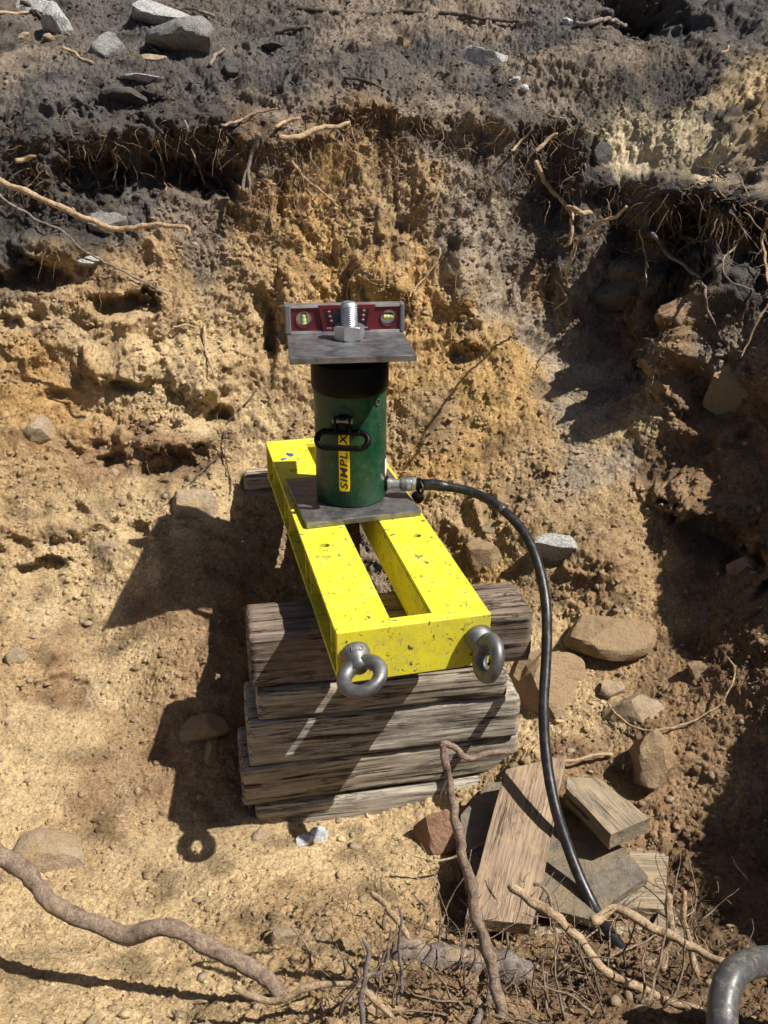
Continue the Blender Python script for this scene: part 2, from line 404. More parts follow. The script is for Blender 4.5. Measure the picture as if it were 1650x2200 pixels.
XT = [ # survey points outside the picture
 (-3,-.5,-.1),(-3,.5,.3),(-3,1.2,.9),(-3,2.5,1.4),(-2,-.3,-.15),(-2,.3,.35),(-2,.8,.8),(-2,1.8,1.3),(-1.7,-1.5,-.2),(-3,-2,0.),
 (-.8,-1.6,-.25),(0,-1.7,-.2),(.8,-1.6,-.2),(0,-2.4,-.25),(0,-4,-.2),(1.2,-2.2,.1),(-1.2,-2.4,-.2),
 (1.0,-.75,-.48),(1.12,-.75,-.2),(1.25,-.75,.15),(1.42,-.75,.40),(1.7,-.8,.55),(3,-1,.6),(1.05,-1.2,-.2),(1.3,-1.25,.25),(1.9,-1.6,.4),
 (1.05,-.4,-.2),(1.2,-.4,.05),(1.34,-.4,.34),(1.5,-.4,.5),(1.8,-.3,.62),(3,0,.7),
 (1.14,-.1,.08),(1.24,-.1,.3),(1.36,-.12,.5),(1.5,0,.6),(1.8,.4,.8),(3,1,.9),(1.3,.5,.84),(2,1.5,1.25),(3,2.5,1.6),
 (-1.,2.4,1.56),(0,2.4,1.55),(1,2.4,1.5),(-2,3.5,2.0),(0,3.6,2.05),(2,3.6,2.0),(0,7,3.1),(-6,7,3.0),(6,7,3.1),(6,0,.9),(-6,0,.6),(6,-5,.2),(-6,-5,0),(0,-6,-.1),
 (-.1,.2,-.50),(-.1,-.1,-.58),(.15,-.3,-.58),(-.2,-.4,-.62),(.2,-.1,-.5),(.2,.15,-.42),(.35,-.35,-.55),
]
pts = np.array([list(p) for p in pts] + [list(p) for p in XT])
_xy = pts[:, :2]; _n = len(pts)
def phi(r): return np.sqrt(r * r + .02 ** 2)
_A = phi(np.linalg.norm(_xy[:, None] - _xy[None], axis=2)); _A += np.eye(_n) * -.004
_B = np.block([[_A, np.ones((_n, 1))], [np.ones((1, _n)), np.zeros((1, 1))]])
_w = np.linalg.solve(_B, np.concatenate([pts[:, 2], [0]]))
def hbase(x, y):
    sh = x.shape; x = x.ravel(); y = y.ravel(); out = np.empty(len(x))
    for i in range(0, len(x), 20000):
        r = np.sqrt((x[i:i + 20000, None] - _xy[:, 0]) ** 2 + (y[i:i + 20000, None] - _xy[:, 1]) ** 2)
        out[i:i + 20000] = phi(r) @ _w[:-1] + _w[-1]
    return out.reshape(sh)
NX, NY = 800, 990
def warp(n, knots):
    t = np.linspace(0, 1, n); return np.interp(t, [k[0] for k in knots], [k[1] for k in knots])
cx = warp(240, [(0, -7), (.06, -1.6), (.16, -1.05), (.86, 1.05), (.95, 1.5), (1, 7)])
fy = np.concatenate([np.linspace(-6, -1.6, 24)[:-1], np.linspace(-1.6, 2.2, 520), np.linspace(2.2, 8, 30)[1:]])
GX, GY = np.meshgrid(cx, fy, indexing='ij'); H = hbase(GX, GY)
for _ in range(3):
    H[1:-1, 1:-1] = (H[1:-1, 1:-1] * 4 + H[:-2, 1:-1] + H[2:, 1:-1] + H[1:-1, :-2] + H[1:-1, 2:]) / 8
xs = warp(NX, [(0, -7), (.05, -1.6), (.14, -1.05), (.88, 1.08), (.96, 1.5), (1, 7)])
ci = np.interp(xs, cx, np.arange(len(cx))); i0 = np.clip(ci.astype(int), 0, len(cx) - 2); fr = (ci - i0)[:, None]
Hc = H[i0] * (1 - fr) + H[i0 + 1] * fr                                  # NX x len(fy)
dy = np.diff(fy); dh = np.diff(Hc, axis=1)
wy = np.where((fy[1:] > -1.35) & (fy[1:] < 2.0), 1.0, .10)
dist = np.sqrt((fy[1:] - CAM[1]) ** 2 + (Hc[:, 1:] - CAM[2]) ** 2 + .3)
seg = np.sqrt(dy ** 2 + dh ** 2) * wy / dist
arc = np.concatenate([np.zeros((NX, 1)), np.cumsum(seg, axis=1)], axis=1)
k = np.ones(41) / 41                                                      # keep neighbouring columns in step
P = np.zeros((NX, NY, 3))
t = np.linspace(0, 1, NY)
Yc = np.empty((NX, NY))
for i in range(NX): Yc[i] = np.interp(t * arc[i, -1], arc[i], fy)
pad = np.pad(Yc, ((20, 20), (0, 0)), mode='edge'); cs = np.cumsum(np.vstack([np.zeros((1, NY)), pad]), axis=0)
Yc = (cs[41:] - cs[:-41]) / 41
for i in range(NX):
    P[i, :, 0] = xs[i]; P[i, :, 1] = Yc[i]; P[i, :, 2] = np.interp(Yc[i], fy, Hc[i])
def normals(P):
    du = np.gradient(P, axis=0); dv = np.gradient(P, axis=1)
    n = np.cross(du, dv); return n / (np.linalg.norm(n, axis=2, keepdims=True) + 1e-12)
Nn = normals(P)
# coarse BVH used to find surface points while shaping
def make_bvh(P, st=3):
    Q = P[::st, ::st]; a, b = Q.shape[:2]; idx = np.arange(a * b).reshape(a, b)
    f = np.stack([idx[:-1, :-1], idx[1:, :-1], idx[1:, 1:], idx[:-1, 1:]], -1).reshape(-1, 4)
    return BVHTree.FromPolygons(Q.reshape(-1, 3).tolist(), f.tolist())
bvh = make_bvh(P, 4)
def hit(px, py):
    d = Vector(ray(px, py)).normalized(); r = bvh.ray_cast(Vector(CAM), d)
    if r[0] is None: return np.array(atY(px, py, 1.)), np.array([0, -.5, .8])
    n = np.array(r[1]);
    if n @ np.array(d) > 0: n = -n
    return np.array(r[0]), n

flat = P.reshape(-1, 3).copy(); nf = Nn.reshape(-1, 3)
# steepness mask: walls are rougher than floors
steep = np.clip((1 - nf[:, 2]) * 2.2, 0, 1)
inview = np.exp(-np.maximum(0, np.abs(flat[:, 0]) - 1.5) * 2)
lumpy = .16 + .84 * steep
hill = np.clip((flat[:, 2] - .75) / .12, 0, 1); lumpy = np.clip(lumpy + .45 * hill, 0, 1)
# large and medium forms
wp = flat + .05 * np.stack([perlin(flat, 5, s) for s in (31, 32, 33)], 1)
d = .045 * perlin(wp, 2.6, 1) * (.4 + .6 * lumpy) + .034 * perlin(wp, 6.5, 2) * lumpy
b1 = 1 - np.abs(perlin(wp, 9, 3)) * 2.4
d += .020 * b1 * lumpy * np.clip(perlin(flat, 2.2, 9) * 2 + .6, 0, 1)
w1 = worley(wp, 15, 1); w2 = worley(wp, 40, 2); w3 = worley(flat, 95, 3)
rough = np.clip(.5 + 1.3 * perlin(flat, 3.3, 12), 0.05, 1)
rough2 = np.clip(.45 + 1.6 * perlin(flat, 4.1, 14), 0.05, 1)
d += (.55 - w1) * .011 * steep * rough
d += (.5 - w2) * .006 * steep * rough2
d += (.5 - w3) * .006 * (.4 + .6 * rough2)
d += .008 * (np.abs(perlin(wp, 26, 71)) * 2 - .5) * (.25 + .75 * lumpy) + .005 * (np.abs(perlin(wp, 58, 73)) * 2 - .5) * (.3 + .7 * lumpy) * rough + .004 * (.5 - np.abs(perlin(flat, 90, 72)) * 2) * (.4 + .6 * lumpy)
for s, a in ((28, .007), (60, .005), (130, .0045), (260, .0028)):
    d += a * perlin(flat, s, int(s)) * (.55 + .45 * lumpy)
# eroded rills down the banks
rill = np.abs(perlin(flat * np.array([1, .25, .25]), 8, 21))
d -= .012 * np.clip(1 - rill * 6, 0, 1) * steep * np.clip(perlin(flat, 2.4, 23) * 2 + .3, 0, 1)
for px, py, r_, a_ in ((950, 860, .17, .65), (1010, 980, .14, .6), (620, 970, .12, .6), (1230, 980, .16, .5), (1180, 820, .12, .5), (120, 1330, .14, .6), (230, 1560, .16, .6), (120, 1650, .14, .6), (330, 1820, .13, .5), (100, 860, .10, .5), (330, 1350, .15, .5), (1000, 620, .10, .5), (1040, 470, .09, .5), (130, 2090, .16, .6), (1450, 345, .16, .55), (500, 1860, .14, .5), (750, 1880, .14, .4)):
    c_, n_ = hit(px, py); d = d * (1 - a_ * np.exp(-((flat - c_) ** 2).sum(1) / r_ ** 2))
d += .006 * perlin(flat * np.array([1, 1, .16]), 34, 91) * steep * (1 - hill) + .003 * perlin(flat * np.array([1, 1, .2]), 80, 92) * steep * (1 - hill)
flat += nf * (d * inview)[:, None]

# named hollows (+) and overhanging lumps (-): px, py, half width, half height, depth
HOL = [(275,650,.085,.035,.12),(215,370,.12,.06,.16),(330,375,.15,.065,.20),(460,380,.09,.06,.16),(60,600,.11,.04,.13),
 (580,720,.022,.13,.08),(560,650,.03,.06,.05),(380,1010,.10,.045,.06),(225,1000,.06,.02,.06),(100,1215,.07,.02,.07),
 (160,1095,.035,.02,.05),(300,1140,.04,.02,.05),(120,1480,.09,.03,.025),(600,430,.022,.07,.05),(1000,765,.06,.03,.05),
 (1385,25,.14,.09,.28),(1520,1160,.10,.05,.13),(1290,330,.04,.05,.06),(1190,440,.03,.06,.06),(1390,540,.13,.06,.11),
 (1560,520,.16,.07,.14),(1330,700,.08,.10,.05),(1180,620,.02,.10,.04),(1540,860,.12,.10,.07),(250,830,.05,.02,.035),(40,700,.06,.025,.04),
 (700,560,.05,.02,.03),(460,900,.05,.03,.045),(640,480,.03,.025,.04),(150,240,.09,.03,.05),(300,215,.05,.025,.05),(120,850,.05,.02,.05)]
BUL = [(200,290,.20,.05,.07),(400,270,.16,.05,.09),(600,290,.16,.05,.06),(1440,400,.20,.04,.07),(1600,440,.14,.05,.10),(1310,400,.08,.05,.06),
 (760,230,.12,.04,.04),(930,250,.14,.045,.05),(1120,260,.14,.05,.05),(120,530,.14,.05,.08),(250,780,.14,.06,.07),(420,800,.12,.10,.06),
 (820,600,.10,.14,.05),(640,620,.07,.16,.06),(1000,600,.08,.16,.05),(380,950,.12,.03,.05),(1440,750,.05,.12,.10),
 (120,1120,.15,.04,.04),(200,940,.12,.04,.04),(1500,1080,.12,.05,.06),(1250,1180,.12,.05,.03)]
for lst, sg in ((HOL, 1), (BUL, -1)):
    for px, py, a, b, dep in lst:
        c, n = hit(px, py)
        q = flat - c; m = (np.abs(q[:, 0]) < 2.2 * a) & (np.abs(q[:, 2]) < 2.2 * b + .12) & (np.abs(q[:, 1]) < .35)
        if not m.any(): continue
        qq = q[m]; wob = .45 * perlin(flat[m], 11, 41) + .35 * perlin(flat[m], 27, 42)
        r2 = (qq[:, 0] / a) ** 2 + (qq[:, 2] / b) ** 2 + (qq[:, 1] / (max(a, b) * 2.5)) ** 2 * .5
        r = np.sqrt(r2) + wob
        k = np.clip(1.25 - r, 0, 1); k = k * k * (3 - 2 * k)
        dr = np.array([n[0] * .5, min(n[1], -.3), n[2] * .25]); dr /= np.linalg.norm(dr)
        flat[m] -= sg * dr * (dep * k)[:, None]
P = flat.reshape(NX, NY, 3)
bvh = make_bvh(P, 2)

# soil colours (dry albedo) at surveyed spots
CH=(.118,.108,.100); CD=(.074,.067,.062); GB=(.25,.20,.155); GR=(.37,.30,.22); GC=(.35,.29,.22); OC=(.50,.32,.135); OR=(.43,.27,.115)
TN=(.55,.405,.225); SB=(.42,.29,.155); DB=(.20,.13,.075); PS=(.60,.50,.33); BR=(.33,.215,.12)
CC = [(40,150,GB),(180,200,CH),(-100,100,CH),(300,60,CH),(450,180,CH),(600,100,CH),(600,160,CH),(800,60,GB),(800,140,CH),(950,120,CH),(1000,20,GB),(1150,130,GB),(1220,170,GB),(1180,60,CH),
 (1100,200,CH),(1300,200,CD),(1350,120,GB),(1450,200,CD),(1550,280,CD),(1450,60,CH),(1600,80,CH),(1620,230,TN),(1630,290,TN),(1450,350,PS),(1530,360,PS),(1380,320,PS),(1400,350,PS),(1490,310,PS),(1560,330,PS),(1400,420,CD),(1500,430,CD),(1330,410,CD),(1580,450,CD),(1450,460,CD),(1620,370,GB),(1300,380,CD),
 (100,250,CH),(300,250,CD),(450,250,CD),(600,240,GB),(750,220,GB),(900,230,GB),(50,330,CD),(200,330,CD),(380,300,CD),(450,400,CD),(520,330,DB),(60,480,CD),(160,470,CD),(300,450,CH),(400,450,GB),(40,560,CD),
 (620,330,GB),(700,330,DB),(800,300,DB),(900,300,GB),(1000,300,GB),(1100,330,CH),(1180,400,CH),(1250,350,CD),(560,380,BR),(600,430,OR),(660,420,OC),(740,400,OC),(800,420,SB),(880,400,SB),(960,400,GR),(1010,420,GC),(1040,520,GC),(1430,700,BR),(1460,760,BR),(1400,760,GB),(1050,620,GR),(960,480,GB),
 (150,600,SB),(250,580,SB),(350,600,SB),(450,540,GB),(500,560,SB),(560,520,SB),(620,520,OC),(700,520,OC),(780,580,OC),(850,560,SB),(900,600,OC),(980,650,OC),(900,680,OC),(1100,560,GB),(1150,620,BR),(1200,520,CH),
 (50,700,TN),(150,760,SB),(60,800,OR),(120,870,OC),(250,740,TN),(320,800,TN),(380,700,TN),(450,760,TN),(520,800,TN),(400,860,TN),(550,900,TN),(600,800,SB),(300,960,BR),(200,960,BR),(380,1000,DB),(480,950,SB),(100,1000,SB),(60,930,OR),
 (200,1080,TN),(300,1080,TN),(450,1030,TN),(520,960,TN),(620,1000,SB),(900,800,OC),(900,900,SB),(950,980,OC),(1000,1050,SB),(1020,880,OC),(1100,760,OC),(1130,900,OC),(1160,1000,SB),(1080,1120,SB),(1210,760,GR),(1220,900,GR),(1230,1020,GR),(1150,720,GR),
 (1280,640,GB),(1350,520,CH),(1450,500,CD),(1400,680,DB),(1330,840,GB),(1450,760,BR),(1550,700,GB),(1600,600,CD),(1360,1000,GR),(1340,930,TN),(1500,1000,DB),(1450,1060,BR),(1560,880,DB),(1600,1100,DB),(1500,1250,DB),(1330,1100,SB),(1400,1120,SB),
 (100,1200,TN),(60,1130,SB),(250,1230,TN),(150,1320,TN),(300,1300,BR),(400,1250,BR),(250,1450,TN),(120,1500,BR),(60,1400,SB),(50,1600,TN),(150,1600,TN),(250,1560,SB),(220,1680,BR),(350,1500,SB),(450,1400,BR),(400,1600,BR),
 (100,1700,TN),(200,1760,SB),(300,1800,TN),(500,1850,TN),(700,1850,TN),(850,1850,TN),(60,1800,TN),(250,1900,TN),(450,1950,TN),(600,1950,SB),(750,1930,SB),(900,1950,SB),(1000,2000,BR),(150,2050,TN),(300,2080,TN),(450,2120,TN),(100,2150,TN),(650,2100,SB),(800,2120,SB),
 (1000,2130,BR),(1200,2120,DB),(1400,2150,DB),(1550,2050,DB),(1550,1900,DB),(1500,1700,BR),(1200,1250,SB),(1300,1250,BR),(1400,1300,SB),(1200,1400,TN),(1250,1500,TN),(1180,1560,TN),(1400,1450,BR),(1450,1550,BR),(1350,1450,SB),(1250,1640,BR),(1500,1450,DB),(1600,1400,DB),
 (1100,1350,SB),(750,1150,GB),(760,1250,GB),(1000,1250,OC)]
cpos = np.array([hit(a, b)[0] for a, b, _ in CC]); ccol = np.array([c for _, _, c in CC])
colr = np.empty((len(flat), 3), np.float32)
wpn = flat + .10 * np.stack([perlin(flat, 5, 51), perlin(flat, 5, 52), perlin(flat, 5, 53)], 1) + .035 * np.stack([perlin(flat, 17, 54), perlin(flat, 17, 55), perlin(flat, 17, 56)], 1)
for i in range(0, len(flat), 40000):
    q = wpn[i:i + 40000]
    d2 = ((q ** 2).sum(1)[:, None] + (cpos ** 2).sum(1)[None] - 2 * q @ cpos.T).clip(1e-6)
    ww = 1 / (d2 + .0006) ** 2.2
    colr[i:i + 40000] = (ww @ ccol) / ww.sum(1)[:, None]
# damp dark crumbs and ash blotches, charcoal flecks in the top layer
bl = np.clip(perlin(flat, 12, 61) * 2.2 - .35, 0, 1)[:, None]; colr = colr * (1 - .45 * bl)
lt = np.clip(perlin(flat, 8, 63) * 2 - .3, 0, 1)[:, None] * np.clip(colr.mean(1)[:, None] * 5 - .5, .15, 1); colr = colr * (1 - .25 * lt) + np.array([.5, .42, .29]) * .25 * lt * (colr.mean(1)[:, None] * 2.4).clip(.25, 1)

me = bpy.data.meshes.new('ground')
idx = np.arange(NX * NY, dtype=np.int32).reshape(NX, NY)
fq = np.stack([idx[:-1, :-1], idx[1:, :-1], idx[1:, 1:], idx[:-1, 1:]], -1).reshape(-1)
me.vertices.add(NX * NY); me.vertices.foreach_set('co', flat.astype(np.float32).ravel())
nfq = len(fq) // 4
me.loops.add(len(fq)); me.loops.foreach_set('vertex_index', fq)
me.polygons.add(nfq); me.polygons.foreach_set('loop_start', np.arange(0, len(fq), 4, dtype=np.int32))
me.update(calc_edges=True); me.shade_smooth()
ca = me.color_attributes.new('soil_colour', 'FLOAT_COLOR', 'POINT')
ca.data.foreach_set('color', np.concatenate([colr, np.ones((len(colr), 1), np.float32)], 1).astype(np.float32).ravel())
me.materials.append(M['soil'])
ground = bpy.data.objects.new('ground', me); COL.objects.link(ground); tag(ground, kind='structure')

# ------------------------------------------------------------------ tubes (roots, hoses)
def spline(pts, step=.012):
    p = [np.array(q, float) for q in pts]; p = [2 * p[0] - p[1]] + p + [2 * p[-1] - p[-2]]
    out, par = [], []
    for i in range(1, len(p) - 2):
        n = max(2, int(np.linalg.norm(p[i + 1] - p[i]) / step))
        for k in range(n):
            t = k / n
            out.append(.5 * ((2 * p[i]) + (-p[i - 1] + p[i + 1]) * t + (2 * p[i - 1] - 5 * p[i] + 4 * p[i + 1] - p[i + 2]) * t * t + (-p[i - 1] + 3 * p[i] - 3 * p[i + 1] + p[i + 2]) * t ** 3))
            par.append((i - 1 + t) / (len(p) - 3))
    out.append(p[-2]); par.append(1.0)
    return np.array(out), np.array(par)
def tube(path, rad, n=8, wob=0.0, seed=0, flat_=1.0):
    path = np.asarray(path); m = len(path); T = np.gradient(path, axis=0); T /= np.linalg.norm(T, axis=1)[:, None] + 1e-9
    u = np.cross(T[0], [0.3, .2, 1]); u /= np.linalg.norm(u); vs, fs = [], []
    a = np.arange(n) * 2 * math.pi / n
    for i in range(m):
        u = u - T[i] * (u @ T[i]); u /= np.linalg.norm(u); v = np.cross(T[i], u)
        ring = path[i] + rad[i] * (np.cos(a)[:, None] * u + np.sin(a)[:, None] * v * flat_)
        vs.append(ring)
    V = np.concatenate(vs)
    if wob:
        C = np.repeat(path, n, axis=0); k = 1 + wob * perlin(V, 28, seed) * 1.0 + wob * 1.1 * perlin(V * np.array([1, 1, 1]), 95, seed + 3) + wob * .8 * perlin(V, 200, seed + 5)
        V = C + (V - C) * k[:, None]
    for i in range(m - 1):
        for j in range(n):
            fs.append((i * n + j, i * n + (j + 1) % n, (i + 1) * n + (j + 1) % n, (i + 1) * n + j))
    fs.append(tuple(range(n))[::-1]); fs.append(tuple((m - 1) * n + j for j in range(n)))
    return V, fs
def surf(px, py, lift, Y=None, z=None):
    if Y is not None: return atY(px, py, Y)
    c, n = hit(px, py); d = ray(px, py); d /= np.linalg.norm(d)
    return c - d * lift
def root_path(spec, step=.010, kink=.004, seed=0):
    p, par = spline(spec, step)
    if kink: p = p + kink * 1.2 * np.stack([perlin(p, 14, seed + s) for s in (1, 2, 3)], 1) + kink * .5 * np.stack([perlin(p, 45, seed + s) for s in (4, 5, 6)], 1)
    return p, par
def merge(parts):
    V, Fc, o = [], [], 0
    for v, f in parts:
        V.append(np.asarray(v)); Fc += [tuple(i + o for i in q) for q in f]; o += len(v)
    return np.concatenate(V), Fc
rs = [100]
def root(name, px, r0, r1, lift=.012, mat_='root_brown', label='', cat='root', branches=(), Y=None, kink=.006, group=None, wob=.14, twigs=0):
    rs[0] += 7; seed = rs[0]; parts = []
    def one(pl, a, b, Ys):
        pp = []
        for i, q in enumerate(pl):
            if Ys is not None: pp.append(atY(q[0], q[1], Ys[i] if isinstance(Ys, (list, tuple)) else Ys))
            else: pp.append(surf(q[0], q[1], q[2] if len(q) > 2 else lift))
        p, par = root_path(pp, .006, kink, seed)
        rr = (a + (b - a) * par) * .84; rr = rr * (1 + .07 * perlin(p, 12, seed + 9) + .16 * perlin(p, 60, seed + 12))
        rr[0] *= .8; rr[-1] *= .35; rr[-2] *= .75
        parts.append(tube(p, rr, 18 if a > .015 else (11 if a > .006 else 7), wob, seed)); return p
    main = one(px, r0, r1, Y)
    for bl in branches: one(bl[0], bl[1], bl[2], bl[3] if len(bl) > 3 else None)
    for k in range(twigs):
        i = random.randrange(3, len(main) - 2); p0 = main[i]; d = rng.normal(size=3); d /= np.linalg.norm(d); L = random.uniform(.02, .06)
        q = [p0]; 
        for s in range(5):
            d = d + rng.normal(size=3) * .35; d /= np.linalg.norm(d); q.append(q[-1] + d * L / 5)
        p, par = spline(q, .006); parts.append(tube(p, .0012 * (1 - .7 * par), 4))
    V, Fc = merge(parts)
    o = mesh_obj(name, V, Fc, M[mat_], smooth=True); tag(o, label, cat, group); return o

# ------------------------------------------------------------------ rocks
def rock_mesh(name, sx, sy, sz, seed, facets=7, sub=4, amp=.06, m='rock_grey'):
    bm = bmesh.new(); bmesh.ops.create_icosphere(bm, subdivisions=sub, radius=1)
    V = np.array([v.co[:] for v in bm.verts]); r = np.random.default_rng(seed)
    for k in range(facets):
        n = r.normal(size=3); n /= np.linalg.norm(n); d0 = r.uniform(.46, .82)
        s = V @ n; ov = np.clip(s - d0, 0, None); V = V - n * (ov * .97)[:, None]
    V = V * (1 + amp * perlin(V + seed * 3.1, 1.6, seed % 50) + amp * .45 * perlin(V, 4.5, seed % 37) + amp * .22 * perlin(V, 11, seed % 31) + .016 * perlin(V, 22, seed % 29) + .012 * perlin(V, 45, seed % 23))[:, None]
    V = V * np.array([sx, sy, sz]) / 1.0
    for v, c in zip(bm.verts, V): v.co = c
    o = bm_obj(name, bm, M[m]); auto_smooth(o, 24); return o
def rock(px, py, wpx, hpx, m, label, seed, tall=1.0, sink=.35, facets=12, rot=0.0, amp=.055, name='rock', cat='rock', depth=1.0, sub=4, push=0.0):
    c, n = hit(px, py); d = ray(px, py); zd = (c - CAM) @ FW; k = zd / F_PX
    sx = wpx * k / 2 * 1.28; up = hpx * k / 2 * 1.28
    o = rock_mesh(name, sx, max(sx, up) * .8 * depth, up * tall, seed, facets, sub, amp, m)
    o.location = tuple(c - (d / np.linalg.norm(d)) * push - np.array(n) * min(sx, up) * (sink - .25))
    o.rotation_euler = (-TH * .5 + random.uniform(-.1, .1), rot, random.uniform(-.25, .25))
    tag(o, label, cat); return o

# ------------------------------------------------------------------ steel frame
FA = .2389; FXY = (-.0077, -.6176); FWID, FLEN, FH, TP = .2994, 1.0645, .1101, .0147
frame = empty('jacking_frame', (FXY[0], FXY[1], -TP - FH), FA)
tag(frame, 'bright yellow chipped welded steel frame lying on the timber stack under the green jack', 'steel frame')
tf, tw_, fw = .010, .009, .108     # flange thickness, web thickness, flange width
def hole_plate(outline, holes, z0, z1, rad=.0085):
    bm = bmesh.new(); es = []
    def loop(ps):
        vs = [bm.verts.new((x, y, z0)) for x, y in ps]
        for i in range(len(vs)): es.append(bm.edges.new((vs[i], vs[(i + 1) % len(vs)])))
    loop(outline)
    for hx, hy in holes: loop([(hx + rad * 1.25 * math.cos(a * math.pi / 10), hy + rad * math.sin(a * math.pi / 10)) for a in range(20)])
    bmesh.ops.triangle_fill(bm, use_beauty=True, edges=es)
    g = bmesh.ops.extrude_face_region(bm, geom=bm.faces[:])
    for v in g['geom']:
        if isinstance(v, bmesh.types.BMVert): v.co.z = z1
    return bm
ENDT = .012
for side in (0, 1):
    x0, x1 = (0, fw) if side == 0 else (FWID - fw, FWID)
    ch = hole_plate([(x0, ENDT + .001), (x1, ENDT + .001), (x1, FLEN - ENDT - .001), (x0, FLEN - ENDT - .001)],
                    [(.045 if side == 0 else FWID - .045, .365), (.045 if side == 0 else FWID - .045, .83)], FH - tf, FH)
    ch = bm_obj('top_flange', ch, M['yellow'], frame)
    bm = bmesh.new(); box(bm, x0 + .001, x1 - .001, ENDT + .001, FLEN - ENDT - .001, 0, tf); bm_obj('bottom_flange', bm, M['yellow'], frame, bevel=.001)
    xw = fw - tw_ if side == 0 else FWID - fw
    bm = bmesh.new(); box(bm, xw - .0015, xw + tw_ - .0015, ENDT + .002, FLEN - ENDT - .002, tf, FH - tf); bm_obj('web', bm, M['yellow'], frame)
    for yy in (.09, .33, .40, .66, .74, .97):
        bm = bmesh.new()
        if side == 0: box(bm, .006, fw - tw_ - .002, yy, yy + .009, tf, FH - tf)
        else: box(bm, FWID - fw + tw_ + .002, FWID - .006, yy, yy + .009, tf, FH - tf)
        bm_obj('stiffener', bm, M['yellow'], frame)
for y0 in (0, FLEN - ENDT):
    bm = bmesh.new(); box(bm, -.0005, FWID + .0005, y0, y0 + ENDT, -.0015, FH + .0015); bm_obj('end_plate', bm, M['yellow'], frame, bevel=.0022, seg=3)
for y0, y1 in ((ENDT + .0005, .032), (FLEN - .045, FLEN - ENDT - .0005)):
    bm = bmesh.new(); box(bm, fw + .0004, FWID - fw - .0004, y0, y1, FH - tf, FH - .0004); bm_obj('tie_bar', bm, M['yellow'], frame)
# weld bead along the front top edge
p = np.array([[x, ENDT + .001, FH + .0004] for x in np.arange(.003, FWID - .003, .004)]); p[:, 1] += .0012 * np.sin(np.arange(len(p)) * 1.9)
V, Fc = tube(p, np.full(len(p), .0028) + .0006 * np.sin(np.arange(len(p)) * 2.3), 6); mesh_obj('weld_bead', V, Fc, M['yellow'], frame, smooth=True)
# blue painted marks on the far flange (flat print on the steel)
for (bx_, by_, lx, ly, ra) in ((.052, .945, .009, .016, .3), (.03, .915, .010, .006, .5)):
    bm = bmesh.new(); pr = []
    for a in range(12):
        t = a * math.pi / 6; r = 1 + .18 * math.sin(3 * t + lx * 900); x, y = lx * math.cos(t) * r, ly * math.sin(t) * r
        pr.append((bx_ + x * math.cos(ra) - y * math.sin(ra), by_ + x * math.sin(ra) + y * math.cos(ra)))
    prism(bm, pr, FH + .0002, FH + .0009); bm_obj('blue_mark', bm, M['blue'], frame)
# forged eye nuts on the front plate
def eye_nut(x, z, tilt, turn, label):
    parts = []
    q = Matrix.Rotation(turn, 3, 'Y') ;
    # shank collar pointing to -y, then the ring
    prof = [(.027, 0), (.028, .006), (.026, .016), (.021, .024), (.017, .032), (.0145, .045)]
    v, f = lathe(prof, 24, axis=(0, -1, -math.tan(tilt)))
    parts.append((np.array(v), f))
    Rr, rr = .0335, .0135; cyc = Vector((0, -1, -math.tan(tilt))).normalized() * (.030 + Rr)
    V, Fc = [], []; A, B = 40, 14
    for i in range(A):
        a = 2 * math.pi * i / A
        for j in range(B):
            b = 2 * math.pi * j / B
            # ring plane contains the shank axis
            k = rr * (1 + .10 * math.cos(a - math.pi))
            lx = (Rr + k * math.cos(b)) * math.cos(a); ly = (Rr + k * math.cos(b)) * math.sin(a) * 1.04; lz = k * math.sin(b)
            V.append((lx, ly, lz))
    ax = Vector((0, -1, -math.tan(tilt))).normalized()
    side = Vector((math.cos(turn), 0, math.sin(turn))); side = (side - ax * side.dot(ax)).normalized(); nn = ax.cross(side)
    V = [tuple(cyc + ax * a_ + side * b_ + nn * c_) for a_, b_, c_ in V]
    for i in range(A):
        for j in range(B):
            Fc.append((i * B + j, ((i + 1) % A) * B + j, ((i + 1) % A) * B + (j + 1) % B, i * B + (j + 1) % B))
    parts.append((np.array(V), Fc))
    V, Fc = merge(parts); V = V + np.array([x, -.0005, z])
    o = mesh_obj('eye_nut', V, Fc, M['cast'], frame, smooth=True); o['label'] = label; return o
e1 = eye_nut(.034, .066, .20, .36, 'forged grey eye nut with its ring lying nearly flat')
e2 = eye_nut(.275, .068, .22, 1.30, 'forged grey eye nut with its ring standing upright')
# raised casting marks on the left eye nut
def text_mesh(body, size, extrude=.0004, shear=0.0, bold=0.0, align='CENTER'):
    c = bpy.data.curves.new('lettering', 'FONT'); c.body = body; c.size = size; c.extrude = extrude; c.shear = shear; c.offset = bold
    c.align_x = align; c.align_y = 'CENTER'; c.resolution_u = 3; c.space_character = 1.12
    o = bpy.data.objects.new('lettering', c); COL.objects.link(o)
    dg = bpy.context.evaluated_depsgraph_get(); me = bpy.data.meshes.new_from_object(o.evaluated_get(dg))
    bpy.data.objects.remove(o); bpy.data.curves.remove(c); return me
def link_mesh(name, me, m, parent, loc=(0, 0, 0), rot=None):
    me.materials.clear(); me.materials.append(m); o = bpy.data.objects.new(name, me); COL.objects.link(o); o.parent = parent
    o.location = loc
    if rot is not None: o.rotation_euler = rot
    return o
tm = text_mesh('IAO', .013, .0006); o = link_mesh('lettering', tm, M['cast'], e1, (.034, -.022, .0875), (math.radians(28), 0, math.radians(-4)))

